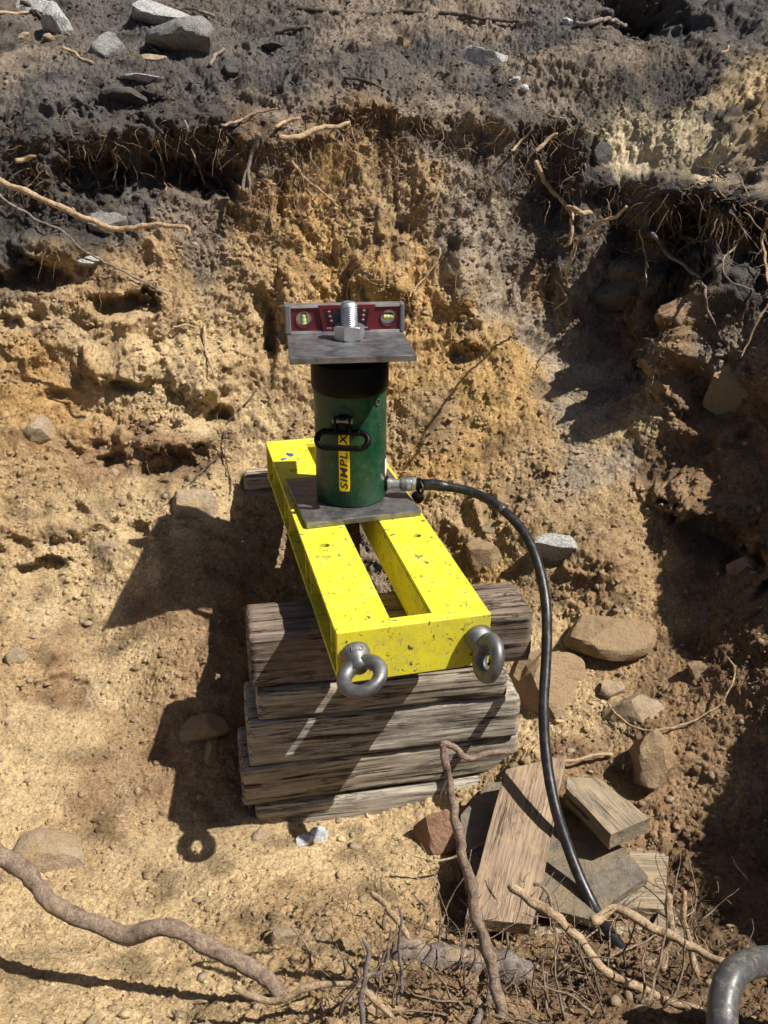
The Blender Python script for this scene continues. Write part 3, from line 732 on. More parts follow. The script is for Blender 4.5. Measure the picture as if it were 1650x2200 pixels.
# ------------------------------------------------------------------ base plate under the jack
bm = bmesh.new(); box(bm, -.1368, .1368, -.1396, .1396, -TP + .0008, 0)
bp = bm_obj('base_plate', bm, M['steel_dark'], bevel=.0012); bp.location = (-.003, .0017, 0); bp.rotation_euler = (0, 0, .2765)
tag(bp, 'dark square steel plate between the green jack and the yellow frame', 'steel plate')

# ------------------------------------------------------------------ threaded rod and nut
def thread_rod(z0, z1, r, pitch, depth, n=36):
    rows = int((z1 - z0) / pitch * 6); V, Fc = [], []
    for k in range(rows + 1):
        z = z0 + (z1 - z0) * k / rows
        for i in range(n):
            t = i / n; ph = ((z / pitch - t) % 1.0); rr = r - depth * abs(2 * ph - 1)
            top = z1 - z; rr = min(rr, r - .006 + top * .9) if top < .008 else rr
            V.append((rr * math.cos(2 * math.pi * t), rr * math.sin(2 * math.pi * t), z))
    for k in range(rows):
        for i in range(n): Fc.append((k * n + i, k * n + (i + 1) % n, (k + 1) * n + (i + 1) % n, (k + 1) * n + i))
    Fc.append(tuple(range(n))[::-1]); Fc.append(tuple(rows * n + i for i in range(n)))
    return V, Fc
rod = empty('threaded_rod', (0, 0, -.50)); tag(rod, 'thick threaded steel rod running up through the green jack and its plates', 'threaded rod')
V, Fc = thread_rod(0, .50 + .468, .0195, .0047, .0022)
cut = .50 + .37
V2, F2 = thread_rod(cut, .968, .0195, .0047, .0022); auto_smooth(mesh_obj('bright_end', V2, F2, M['zinc'], rod), 60)
V1, F1 = thread_rod(0, cut - .0005, .0195, .0047, .0022); auto_smooth(mesh_obj('rusty_shaft', V1, F1, M['rusty'], rod), 60)
bm = bmesh.new(); R_ = .0352
ph0 = -math.pi / 2 - math.radians(17)
prism(bm, [(R_ * math.cos(ph0 + k * math.pi / 3), R_ * math.sin(ph0 + k * math.pi / 3)) for k in range(6)], 0, .0315)
# chamfer the corners like a real hex nut
hx = bm_obj('hex_nut', bm, M['zinc'])
bm = bmesh.new(); V, Fc = lathe([(.0305, -.0001), (.0352, .0035), (.0353, .028), (.0305, .0318)], 48); vs = [bm.verts.new(v) for v in V]
for f in Fc: bm.faces.new([vs[i] for i in f])
cutter = bm_obj('cutter', bm)
mo = hx.modifiers.new('chamfer', 'BOOLEAN'); mo.operation = 'INTERSECT'; mo.object = cutter; mo.solver = 'EXACT'
dg = bpy.context.evaluated_depsgraph_get(); nm = bpy.data.meshes.new_from_object(hx.evaluated_get(dg)); hx.modifiers.clear(); hx.data = nm
bpy.data.objects.remove(cutter); nm.materials.clear(); nm.materials.append(M['zinc'])
hx.location = (0, 0, .3846); bv = hx.modifiers.new('bevel', 'BEVEL'); bv.width = .0006; bv.segments = 2; bv.limit_method = 'ANGLE'
tag(hx, 'large zinc plated hex nut tightened on the rod above the top plate', 'nut')

# ------------------------------------------------------------------ top plate
bm = bmesh.new(); box(bm, -.1352, .1352, -.1597, .1597, 0, .0138)
tpl = bm_obj('bearing_plate', bm, M['steel_dark'], bevel=.0012); tpl.location = (-.004, -.0006, .3704); tpl.rotation_euler = (0, 0, .1172)
tag(tpl, 'dark steel bearing plate on top of the jack with nut and spirit level on it', 'steel plate')

# ------------------------------------------------------------------ hydraulic jack
jack = empty('hydraulic_jack', (0, 0, .0003)); tag(jack, 'dark green hydraulic cylinder jack with black collar standing on the yellow frame', 'hydraulic jack')
RJ = .085
V, Fc = lathe([(.081, 0), (.084, .003), (RJ, .007), (RJ, .2688)], 96); auto_smooth(mesh_obj('body', V, Fc, M['green'], jack), 40)
V, Fc = lathe([(.0852, .2688), (.0872, .2705), (.0899, .279), (.0902, .283), (.0902, .333), (.0888, .337), (.074, .3372)], 96); auto_smooth(mesh_obj('collar', V, Fc, M['black_steel'], jack), 30)
V, Fc = lathe([(.0735, .3375), (.0735, .341), (.0755, .3425), (.0735, .344), (.0735, .348), (.0755, .3495), (.0735, .351), (.0735, .355), (.0755, .3565), (.0735, .358), (.066, .3695)], 72)
auto_smooth(mesh_obj('plunger', V, Fc, M['black_steel'], jack), 30)
def handle(sgn, ang0):
    """carrying handle on the side of the jack, facing -y before turning"""
    hd = empty('handle'); hd.parent = jack; hd.rotation_euler = (0, 0, ang0)
    zc = .205; y0 = -RJ
    bm = bmesh.new(); box(bm, -.011, .011, y0 - .020, y0 + .004, zc - .006, zc + .027); bm_obj('lug', bm, M['black_steel'], hd, bevel=.004, seg=3)
    V, Fc = lathe([(.0065, -.024), (.0075, -.022), (.0075, .022), (.0065, .024)], 20, axis=(1, 0, 0), origin=(0, y0 - .013, zc + .016)); auto_smooth(mesh_obj('pin', V, Fc, M['cast'], hd))
    for s in (-1, 1):
        bm = bmesh.new(); box(bm, s * .0165 - .004, s * .0165 + .004, y0 - .021, y0 - .004, zc - .013, zc + .024); bm_obj('clevis_arm', bm, M['black_steel'], hd, bevel=.003, seg=3)
    # the oval loop hangs outwards at about 45 degrees
    path = []; a_, b_ = .038, .0165; n = 56
    for i in range(n):
        t = 2 * math.pi * i / n; c_, s_ = math.cos(t), math.sin(t)
        x = a_ * (1 if c_ > 0 else -1) * min(1, abs(c_) * 1.0) + (b_ * .35) * c_; path.append((x + .018 * (1 if c_ > 0 else -1) * (1 - abs(s_)) , s_ * b_))
    hw, rl = .0585, .019; path = []
    m_ = 14
    for s in range(m_ + 1): path.append((hw - rl + rl * math.sin(math.pi * s / m_), rl * math.cos(math.pi * s / m_)))
    for s in range(m_ + 1): path.append((-(hw - rl) - rl * math.sin(math.pi * s / m_), -rl * math.cos(math.pi * s / m_)))
    dv = Vector((0, -.62, -.78)); cen = Vector((0, y0 - .010, zc - .012)) + dv * rl
    pp = [np.array(cen + Vector((x, 0, 0)) - dv * z) for x, z in path]; pp.append(pp[0]); 
    p2, _ = spline(pp, .004); V, Fc = tube(p2, np.full(len(p2), .0072), 12); mesh_obj('loop', V, Fc, M['black_steel'], hd, smooth=True)
    return hd
handle(1, -.14); handle(1, math.pi - .14)
# decal with lettering wrapped on the barrel
def bend(me, z0, ac, r):
    for v in me.vertices:
        u, t, e = v.co
        a = ac - t / r; v.co = ((r + e) * math.sin(a), -(r + e) * math.cos(a), z0 + u)
def rounded(w, h, r, n=6):
    out = []
    for cx_, cy_, a0 in ((w / 2 - r, h / 2 - r, 0), (-w / 2 + r, h / 2 - r, 90), (-w / 2 + r, -h / 2 + r, 180), (w / 2 - r, -h / 2 + r, 270)):
        for i in range(n + 1):
            a = math.radians(a0 + 90 * i / n); out.append((cx_ + r * math.cos(a), cy_ + r * math.sin(a)))
    return out
AC = -.150
me2 = bpy.data.meshes.new('decal'); bm = bmesh.new()
DW, DH = .150, .0258
g = rounded(DW, DH, .004); 
# strip columns so that the sheet follows the curve
rows = 8; cols = 14; vv = {}
for i in range(cols + 1):
    u = -DW / 2 + DW * i / cols
    for j in range(rows + 1):
        t_ = -DH / 2 + DH * j / rows
        uu, tt = u, t_
        if abs(uu) > DW / 2 - .004 and abs(tt) > DH / 2 - .004: uu *= .985; tt *= .93
        vv[i, j] = bm.verts.new((uu, tt, .0003))
for i in range(cols):
    for j in range(rows): bm.faces.new([vv[i, j], vv[i + 1, j], vv[i + 1, j + 1], vv[i, j + 1]])
bm.to_mesh(me2); bm.free(); bend(me2, .118, AC, RJ)
dec = link_mesh('decal', me2, M['decal'], jack)
tx = text_mesh('SIMPLEX', .0245, .0003, .15, .0004)
xsz = [v.co.x for v in tx.vertices]; sxx = .137 / (max(xsz) - min(xsz)); mid = (max(xsz) + min(xsz)) / 2
for v in tx.vertices: v.co.x = (v.co.x - mid) * sxx; v.co.z = v.co.z + .0010
bend(tx, .118, AC, RJ); link_mesh('lettering', tx, M['ink'], dec)
# warning label at the right edge of the barrel, with print
me2 = bpy.data.meshes.new('warning_label'); bm = bmesh.new(); vv = {}
for i in range(5):
    for j in range(7): vv[i, j] = bm.verts.new((-.022 + .011 * i, -.012 + .004 * j, .0004))
for i in range(4):
    for j in range(6): bm.faces.new([vv[i, j], vv[i + 1, j], vv[i + 1, j + 1], vv[i, j + 1]])
bm.to_mesh(me2); bm.free(); bend(me2, .078, 1.42, RJ); wl = link_mesh('warning_label', me2, M['white'], jack)
me2 = bpy.data.meshes.new('stripe'); bm = bmesh.new(); vv = {}
for i in range(2):
    for j in range(7): vv[i, j] = bm.verts.new((-.022 + .008 * i, -.012 + .004 * j, .0008))
for j in range(6): bm.faces.new([vv[0, j], vv[1, j], vv[1, j + 1], vv[0, j + 1]])
bm.to_mesh(me2); bm.free(); bend(me2, .078, 1.42, RJ); link_mesh('stripe', me2, M['orange'], wl)
# set screw near the collar, cover disc, hose port
a = .86
V, Fc = lathe([(.0085, -.004), (.0085, .0025), (.006, .003), (.0055, -.001)], 20, axis=(math.sin(a), -math.cos(a), 0), origin=(RJ * math.sin(a), -RJ * math.cos(a), .252)); auto_smooth(mesh_obj('set_screw', V, Fc, M['cast'], jack))
a = -.16
V, Fc = lathe([(.024, -.006), (.024, .0018), (.022, .0024)], 40, axis=(math.sin(a), -math.cos(a), 0), origin=(RJ * math.sin(a) * .985, -RJ * math.cos(a) * .985, .226)); auto_smooth(mesh_obj('boss', V, Fc, M['green'], jack))
CA = Vector((1, -.10, .0)).normalized(); C0 = Vector((RJ - .002, -.010, .034))
V, Fc = lathe([(.020, 0), (.020, .004), (.016, .006)], 32, axis=CA, origin=C0); auto_smooth(mesh_obj('port', V, Fc, M['black_steel'], jack))
cp = empty('coupler'); cp.parent = jack; tag(cp)
def seg(name, prof, m, n=32): V, Fc = lathe(prof, n, axis=CA, origin=C0); auto_smooth(mesh_obj(name, V, Fc, m, cp), 30)
seg('nipple', [(.013, .006), (.013, .013), (.0115, .0135), (.0115, .034), (.015, .037), (.0165, .038)], M['zinc'])
seg('knurled_sleeve', [(.0165, .0385), (.0178, .040), (.0178, .0525), (.0172, .0535)], M['cast'])
seg('bright_ring', [(.0172, .054), (.0172, .063), (.0150, .0635), (.0150, .0645)], M['zinc'])
seg('hex_collar', [(.0178, .065), (.0182, .067), (.0182, .074), (.0150, .0755)], M['zinc'], 6)
seg('dust_cap_ring', [(.0140, .076), (.0155, .078), (.0155, .084), (.0105, .086), (.0105, .0935), (.009, .094)], M['black_steel'])
V, Fc = lathe([(.0115, 0), (.0125, .004), (.0125, .022), (.009, .024), (.006, .021)], 24, axis=(.45, -.75, -.5), origin=tuple(C0 + CA * .073 + Vector((0, -.006, -.022)))); auto_smooth(mesh_obj('dust_cap', V, Fc, M['black_steel'], cp))
pp, _ = spline([C0 + CA * .079 + Vector((0, 0, .014)), C0 + CA * .090 + Vector((0, -.014, .0)), C0 + CA * .088 + Vector((0, -.016, -.016)), C0 + CA * .078 + Vector((0, -.012, -.026))], .004)
V, Fc = tube(pp, np.full(len(pp), .003), 6); mesh_obj('cap_strap', V, Fc, M['rubber'], cp, smooth=True)

# ------------------------------------------------------------------ spirit level
LL, LHh, LT = .277, .0665, .027
Lp = atZ(613, 719, .3846)
lvl = empty('spirit_level', (Lp[0], Lp[1], .3846), .105)
tag(lvl, 'short red and silver torpedo spirit level standing on the top plate behind the nut', 'spirit level')
def lb(name, x0, x1, y0, y1, z0, z1, m, bev=.0008, par=None):
    bm = bmesh.new(); box(bm, x0, x1, y0, y1, z0, z1); return bm_obj(name, bm, m, par or lvl, bevel=bev)
lb('bottom_rail', .014, LL - .011, 0, LT, 0, .0065, M['alu']); lb('top_rail', .014, LL - .011, 0, LT, LHh - .0065, LHh, M['alu'])
def sideplate():
    cs = []
    for u in (.158, .867): cs.append((u * LL, LHh / 2))
    bm = bmesh.new(); es = []
    def loop(ps):
        vs = [bm.verts.new((x, 0, z)) for x, z in ps]
        for i in range(len(vs)): es.append(bm.edges.new((vs[i], vs[(i + 1) % len(vs)])))
    loop([(.0142, .0067), (LL - .0112, .0067), (LL - .0112, LHh - .0067), (.0142, LHh - .0067)])
    for x, z in cs: loop([(x + .0184 * math.cos(a * math.pi / 16), z + .0184 * math.sin(a * math.pi / 16)) for a in range(32)])
    bmesh.ops.triangle_fill(bm, use_beauty=True, edges=es)
    g = bmesh.ops.extrude_face_region(bm, geom=bm.faces[:])
    for v in g['geom']:
        if isinstance(v, bmesh.types.BMVert): v.co.y = LT - .007
    for v in bm.verts: v.co.y += .0035
    return bm_obj('body', sideplate_bm := bm, M['red'], lvl)
sideplate()
lb('end_cap', 0, .0140, -.0012, LT + .0012, -.0001 + .0002, LHh + .0008, M['grey_plastic'], .003)
lb('end_cap', LL - .011, LL, -.0012, LT + .0012, .0001, LHh + .0008, M['grey_plastic'], .003)
def zprism(name, pts, y0, y1, m, par=None, bev=.0008):
    bm = bmesh.new(); a = [bm.verts.new((x, y0, z)) for x, z in pts]; b = [bm.verts.new((x, y1, z)) for x, z in pts]; n = len(pts)
    bm.faces.new(a); bm.faces.new(b[::-1])
    for i in range(n): bm.faces.new([a[i], b[i], b[(i + 1) % n], a[(i + 1) % n]])
    return bm_obj(name, bm, m, par or lvl, bevel=bev)
pan = zprism('display_housing', [(.088, .0068), (.198, .0068), (.210, LHh - .0004), (.077, LHh - .0004)], -.0020, .0034, M['red'])
zprism('screen', [(.099, .019), (.189, .019), (.195, LHh - .009), (.089, LHh - .009)], -.0026, -.0021, M['screen'], pan, 0)
for i, (u, v) in enumerate([(.102, .052), (.104, .041), (.107, .0305), (.183, .053), (.1815, .0425), (.1805, .032)]):
    V, Fc = lathe([(.0042, 0), (.0040, .0008)], 18, axis=(0, -1, 0), origin=(u, -.0026, v)); b_ = auto_smooth(mesh_obj('button', V, Fc, M['button'], pan))
    lb('button_mark', u - .0024, u + .0024, -.0038, -.0035, v - .0006, v + .0006, M['white'], 0, b_)
for i in range(2):
    for j, u in enumerate((.096, .100)): pass
    t_ = text_mesh('LEVEL', .0040, .0001); link_mesh('lettering', t_, M['white'], pan, (.1015 if i == 0 else .186, -.0022, .0135), (math.pi / 2, 0, 0))
for k, u in enumerate((.158, .867)):
    x, z = u * LL, LHh / 2
    # bezel ring
    V, Fc = lathe([(.0200, .0002), (.0200, .0018), (.0188, .0022), (.0178, .0018), (.0176, -.012), (.0182, -.012), (.0183, 0)], 40, axis=(0, -1, 0), origin=(x, .0034, z)); Fc = Fc[:-2]
    n = 40; m_ = 6
    for i in range(n): Fc.append((m_ * n + i, m_ * n + (i + 1) % n, (i + 1) % n, i))
    vh = auto_smooth(mesh_obj('vial_bezel', V, Fc, M['red'], lvl), 30)
    V, Fc = lathe([(.0174, 0), (.0174, .001)], 32, axis=(0, -1, 0), origin=(x, .0165, z)); auto_smooth(mesh_obj('vial_backing', V, Fc, M['alu'], vh))
    ax = (0, 0, 1) if k == 0 else (1, 0, 0)
    org = (x, .0095, z - .0125) if k == 0 else (x - .0125, .0095, z + .002)
    V, Fc = lathe([(.0050, 0), (.0070, .002), (.0070, .023), (.0050, .025)], 20, axis=ax, origin=org); auto_smooth(mesh_obj('vial', V, Fc, M['vial'], vh))
    for q in (.0085, .0165):
        o_ = (x, .0095, org[2] + q) if k == 0 else (org[0] + q, .0095, org[2])
        V, Fc = lathe([(.0072, 0), (.0072, .0007)], 20, axis=ax, origin=o_); auto_smooth(mesh_obj('vial_line', V, Fc, M['ink'], vh))

# ------------------------------------------------------------------ timbers
def slab_mesh(name, A, B, depth, z1, z0, m, seed, rough=.003, round_=.010, step=.0055, chip=.007):
    """a sawn timber; A and B are the ends of its top front edge in plan"""
    A = np.array(A[:2]); B = np.array(B[:2]); L = np.linalg.norm(B - A); ang = math.atan2(B[1] - A[1], B[0] - A[0]); Hh = z1 - z0
    nx = max(4, int(L / step)); ny = max(3, int(depth / (step * 1.2))); nz = max(3, int(Hh / (step * .8)))
    bm = bmesh.new(); vd = {}
    def vert(i, j, k):
        key = (i, j, k)
        if key not in vd: vd[key] = bm.verts.new((L * i / nx, depth * j / ny, Hh * k / nz))
        return vd[key]
    for i in range(nx):
        for j in range(ny):
            for k in (0, nz): bm.faces.new([vert(i, j, k), vert(i + 1, j, k), vert(i + 1, j + 1, k), vert(i, j + 1, k)])
        for k in range(nz):
            for j in (0, ny): bm.faces.new([vert(i, j, k), vert(i + 1, j, k), vert(i + 1, j, k + 1), vert(i, j, k + 1)])
    for j in range(ny):
        for k in range(nz):
            for i in (0, nx): bm.faces.new([vert(i, j, k), vert(i, j + 1, k), vert(i, j + 1, k + 1), vert(i, j, k + 1)])
    V = np.array([v.co[:] for v in bm.verts]); dims = np.array([L, depth, Hh]); c = V - dims / 2; e = dims / 2 - np.abs(c)
    s = np.sort(e, axis=1); near = np.clip(1 - (s[:, 1]) / (round_ + 1e-9), 0, 1) * (s[:, 0] < 1e-6)
    st = V * np.array([.16, 1, 1])
    dn = perlin(st + seed, 34, seed) * rough * .5 + perlin(V + seed, 5, seed + 2) * rough * .35 + perlin(st * np.array([.6, 1, 1]) + seed, 95, seed + 4) * rough * .3
    gr_ = np.abs(perlin(st * np.array([.45, 1, 1]) + seed * 2, 58, seed + 8)); gm_ = np.clip(perlin(st * np.array([1.2, 1, 1]), 13, seed + 9) * 2.5 + .5, 0, 1)
    dn = dn - .0016 * np.clip(1 - gr_ * 7, 0, 1) * gm_
    chipn = np.clip(perlin(V + seed, 11, seed + 6) * 2.2 - .5, 0, 1) * chip
    dirn = -c / (np.linalg.norm(c / dims, axis=1)[:, None] * dims.max() + 1e-9)
    nrm = np.where(e < 1e-6, np.sign(c), 0.0); nl = np.linalg.norm(nrm, axis=1)[:, None]; nrm = nrm / np.where(nl == 0, 1, nl)
    ends = (np.abs(nrm[:, 0]) > .4)
    V = V + nrm * (dn - near * round_ * .62 - chipn * np.clip(1 - s[:, 1] / .02, 0, 1))[:, None]
    for v, q in zip(bm.verts, V): v.co = q
    o = bm_obj(name, bm, M[m], smooth=True); auto_smooth(o, 40)
    o.location = (A[0], A[1], z0); o.rotation_euler = (0, 0, ang); return o
ZT = -TP - FH - .002
def timber(pl, pr, ztop, zbot, depth, m, label, seed, usebot=True, **k):
    z = zbot if usebot else ztop
    A = atZ(pl[0], pl[1], z); B = atZ(pr[0], pr[1], z)
    o = slab_mesh('timber', A, B, depth, ztop, zbot, m, seed, **k); tag(o, label, 'timber', 'timbers stacked under the frame'); return o
Z1, Z2, Z3, Z4, Z5 = -.258, -.334, -.455, -.560, -.645
timber((539,1484),(1141,1424),ZT,Z1,.15,'wood_dark','thick dark timber, topmost of the front stack and directly under the yellow frame',3,rough=.006,round_=.012)
timber((553,1552),(1090,1500),Z1-.004,Z2,.16,'wood_brown','timber second from the top of the front stack, under the thick dark one',5)
timber((536,1652),(1114,1585),Z2-.004,Z3,.17,'wood_grey','wide cracked grey timber in the middle of the front stack',8,rough=.005)
timber((523,1737),(1111,1655),Z3-.004,Z4,.17,'wood_brown','longest brown streaked timber, second from the bottom of the front stack',11,rough=.006)
timber((552,1795),(1064,1735),Z4-.004,Z5,.17,'wood_grey','short smooth grey timber at the bottom of the front stack',15,rough=.002)
A = atZ(525,1018,ZT); 
o = slab_mesh('timber', (A[0], A[1]-.02), (A[0]+.56, A[1]+.08), .15, ZT, -.245, 'wood_brown', 21); tag(o, 'brown timber end showing left of the far end of the yellow frame', 'timber', 'timbers under the far end of the frame')
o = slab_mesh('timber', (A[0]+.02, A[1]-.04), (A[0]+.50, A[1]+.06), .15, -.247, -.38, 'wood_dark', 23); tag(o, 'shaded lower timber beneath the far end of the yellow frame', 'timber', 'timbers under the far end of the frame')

# ------------------------------------------------------------------ loose boards and slab
def plank(name, outline, ztop, thick, m, label, cat, seed, tilt=(0, 0), ref=None):
    """outline: photo pixels of the top face, laid on the plane z = ztop + tilt"""
    P3 = []
    c0 = atZ(*(ref or outline[0]), ztop)
    for px, py in outline:
        d = ray(px, py); n = np.array([-tilt[0], -tilt[1], 1.0]); t = ((c0 - CAM) @ n) / (d @ n); P3.append(CAM + d * t)
    P3 = np.array(P3); cen = P3.mean(0); n = np.array([-tilt[0], -tilt[1], 1.0]); n /= np.linalg.norm(n)
    e = P3[1] - P3[0]; e /= np.linalg.norm(e); f = np.cross(n, e)
    Mx = Matrix(((f[0], e[0], n[0], cen[0]), (f[1], e[1], n[1], cen[1]), (f[2], e[2], n[2], cen[2]), (0, 0, 0, 1)))
    if np.linalg.det(np.array(Mx)[:3, :3]) < 0: Mx = Matrix(((-f[0], e[0], n[0], cen[0]), (-f[1], e[1], n[1], cen[1]), (-f[2], e[2], n[2], cen[2]), (0, 0, 0, 1)))
    inv = Mx.inverted(); loc = [inv @ Vector(p) for p in P3]
    bm = bmesh.new(); prism(bm, [(q.x, q.y) for q in loc], -thick, 0)
    bmesh.ops.triangulate(bm, faces=bm.faces[:])
    bmesh.ops.subdivide_edges(bm, edges=[e_ for e_ in bm.edges if e_.calc_length() > .04], cuts=5, use_grid_fill=True)
    V = np.array([v.co[:] for v in bm.verts])
    dn = .0022 * np.stack([perlin(V + seed, 14, seed + s) for s in (1, 2, 3)], 1) + .0012 * np.stack([perlin(V + seed, 50, seed + s) for s in (4, 5, 6)], 1)
    for v, q in zip(bm.verts, V + dn): v.co = q
    o = bm_obj(name, bm, M[m], bevel=.0015); o.matrix_world = Mx; tag(o, label, cat); return o
ZG = -.600
plank('flat_board',[(1318,1950),(1428,1952),(1444,1722),(1290,1715)],ZG+.035,.024,'board_pale','pale dusty flat board lowest in the pile, at its right edge','board',31)
plank('stone_slab',[(990,1750),(1000,1905),(1268,1975),(1392,1880),(1240,1712),(1130,1680),(1050,1680)],ZG+.060,.022,'slab','flat grey slab under the reddish board and the hose','slab',33)
plank('wide_board',[(997,1975),(1086,1652),(1218,1622),(1158,1930),(1142,1985)],ZG+.100,.034,'ply','wide reddish plywood board leaning beside the timber stack','board',35,(0,.14))
plank('wood_block',[(1216,1692),(1312,1792),(1398,1755),(1380,1745),(1290,1672),(1218,1668)],ZG+.150,.042,'board_pale','short wedge cut wooden block lying on the grey slab','wood block',37,(0,.05))
plank('flat_board',[(1430,1935),(1590,2040),(1480,2060),(1400,1990)],ZG+.03,.02,'board_pale','pointed pale board end half buried near the lower right','board',39)
plank('flat_board',[(1150,1990),(1140,2060),(1330,2120),(1560,2090),(1420,1990)],ZG+.02,.02,'board_pale','dusty flat board under the roots below the grey slab','board',41)

# ------------------------------------------------------------------ hoses
hp = [np.array(C0 + CA * .092), np.array(C0 + CA * .125)] + [atY(*q) for q in ((1010,1056,-.035),(1062,1082,-.075),(1110,1124,-.13),(1142,1175,-.19),(1162,1235,-.25),(1173,1300,-.31),(1175,1370,-.36),(1172,1440,-.41),(1168,1510,-.46),(1170,1585,-.51),(1179,1665,-.565),(1196,1745,-.62),(1222,1825,-.67),(1252,1900,-.72),(1285,1965,-.77),(1318,2015,-.82),(1350,2060,-.86),(1385,2120,-.92),(1430,2200,-1.0),(1500,2300,-1.1))]
hose = empty('hydraulic_hose', tuple(hp[-1])); tag(hose, 'black hydraulic hose curving from the jack down over the boards', 'hose')
p_, par = spline(hp, .006)
rr = np.full(len(p_), .0112); dd = np.cumsum(np.r_[0, np.linalg.norm(np.diff(p_, axis=0), axis=1)]); rr[dd < .05] = .0136; rr += .0003 * (np.sin(dd * 900) > 0)
V, Fc = tube(p_ - hp[-1], rr, 20); mesh_obj('tube', V, Fc, M['rubber'], hose, smooth=True)
j = int(np.searchsorted(dd, .20)); V, Fc = tube(p_[j:j + 3] - hp[-1], np.full(3, .0117), 20); mesh_obj('band', V, Fc, M['rubber_grey'], hose, smooth=True)
hp2 = [atY(1555,2290,-1.28), atY(1552,2200,-1.25), atY(1556,2140,-1.22), atY(1578,2090,-1.19), atY(1620,2068,-1.16), atY(1680,2066,-1.14), atY(1760,2090,-1.12), atY(1850,2180,-1.12)]
p_, par = spline(hp2, .008); V, Fc = tube(p_, np.full(len(p_), .0195), 28); o = mesh_obj('thick_hose', V, Fc, M['rubber_grey'], smooth=True)
tag(o, 'thick dusty grey hose bending in at the lower right corner', 'hose')

# ------------------------------------------------------------------ rocks
RK = [
 (80,12,78,60,'rock_white','pale rock cut by the top edge at the far left',1,{}),
 (126,58,58,85,'rock_white','upright wedge shaped grey rock with a white top, far left of the burnt ground',2,{'facets':10}),
 (55,77,28,18,'rock_tan','small round tan stone left of the wedge shaped rock',3,{}),
 (106,83,26,18,'rock_tan','small cream stone at the foot of the wedge shaped rock',4,{}),
 (225,104,88,58,'rock_grey','speckled grey domed boulder near the top left',5,{'facets':8}),
 (350,38,170,52,'rock_white','long whitish rock at the top, partly covered by soil',6,{'sink':.55}),
 (326,127,64,26,'rock_tan','small flat cream stone below the long whitish rock',7,{}),
 (408,92,150,84,'rock_grey','large boulder with a dark left side on the burnt ground',8,{'facets':11,'push':.02}),
 (500,152,50,32,'rock_dark','small smooth dark grey stone right of the large boulder',9,{}),
 (305,168,90,24,'rock_white','flat pale stone patch nearly buried in dark soil',10,{'sink':.8}),
 (272,205,90,36,'rock_dark','dark angular stone at the lip above the left hollow',11,{'facets':10}),
 (868,95,38,34,'rock_brown','small round brown cobble on the burnt ground at top centre',12,{}),
 (1045,136,100,68,'rock_white','white speckled rock right of centre on the burnt ground',13,{'sink':.3,'facets':8}),
 (1645,245,46,54,'rock_brown','round brown cobble cut by the right edge',14,{}),
 (592,100,54,18,'rock_dark','thin dark slab of stone at top centre left',15,{}),
 (1292,335,34,56,'rock_dark','rounded dark cobble in the notch at upper right',16,{'push':.01}),
 (182,562,64,34,'rock_white','whitish stone stuck in the left bank',17,{}),
 (228,482,72,62,'rock_grey','grey stone behind the long pale root',18,{'facets':9}),
 (84,922,66,48,'rock_tan','pale angular stone in the lower left bank',19,{'facets':10}),
 (410,1085,80,120,'rock_tan','large pale stone embedded in the bank left of the frame',20,{'sink':.7}),
 (40,1410,48,54,'rock_tan','cream stone low on the left beside the floor',21,{'facets':9}),
 (235,1172,38,26,'rock_tan','small pale stone just above the plate shadow',22,{}),
 (190,1380,18,16,'rock_tan','tiny pale pebble left of the plate shadow',23,{}),
 (565,1795,46,48,'rock_tan','rounded tan stone against the bottom left of the timber stack',24,{}),
 (945,1785,98,104,'rock_red','reddish angular rock leaning on the timber stack',25,{'facets':12,'push':.02}),
 (1195,1174,104,56,'rock_white','thin grey slate chip lying on sand right of the hose',26,{'facets':10,'push':.01}),
 (1040,1195,105,130,'rock_brown','tan boulder tucked against the right side of the yellow frame',27,{'facets':12,'sink':.7}),
 (1310,1365,155,98,'rock_brown','large smooth brown boulder lying right of the hose',28,{'facets':8,'push':.02}),
 (1185,1500,175,230,'rock_brown','big sandy boulder standing right of the timber stack behind the hose',29,{'facets':14,'sink':.75,'amp':.12}),
 (1312,1484,52,50,'rock_tan','small cream stone below the smooth brown boulder',30,{'facets':8}),
 (1363,1532,110,72,'rock_tan','medium tan stone under a thin root at right',31,{'facets':7}),
 (1385,1640,120,165,'rock_brown','tall soil covered rock at the right above the boards',32,{'facets':16,'amp':.14,'sink':.5}),
 (622,2012,66,46,'rock_tan','triangular tan stone on the sand above the big root',33,{'facets':11}),
 (440,1570,82,60,'rock_brown','flat stone in the shadow left of the timbers',34,{}),
 (455,1612,34,60,'rock_brown','finger shaped stone in the shadow left of the timbers',35,{}),
 (985,765,92,56,'rock_grey','dark grey rough stone in the bank right of the spirit level',36,{'facets':14,'sink':.8}),
 (1372,555,170,110,'rock_dark','grey boulder in the shaded right wall under the overhang',37,{'facets':10,'sink':1.0}),
 (1570,790,120,150,'rock_brown','orange brown boulder in the shaded right wall',38,{'facets':14,'sink':.9}),
 (80,1840,190,150,'rock_tan','broad pale rock at the left edge behind the big root',39,{'sink':.8,'facets':12}),
 (245,1018,26,22,'rock_tan','small stone under the dark band in the left bank',40,{}),
 (1052,1132,34,28,'rock_tan','small orange stone right of the hose coupling',41,{}),
 (690,990,22,16,'rock_tan','tiny stone behind the far end of the yellow frame',42,{}),
 (1500,1440,60,46,'rock_brown','half shaded stone at the foot of the right wall',43,{}),
 (1585,1225,70,60,'rock_brown','rounded stone in deep shade at the right edge',44,{}),
]
for px, py, a, b, m, lab, sd, kw in RK: rock(px, py, a, b, m, lab, sd * 13 + 5, **kw)
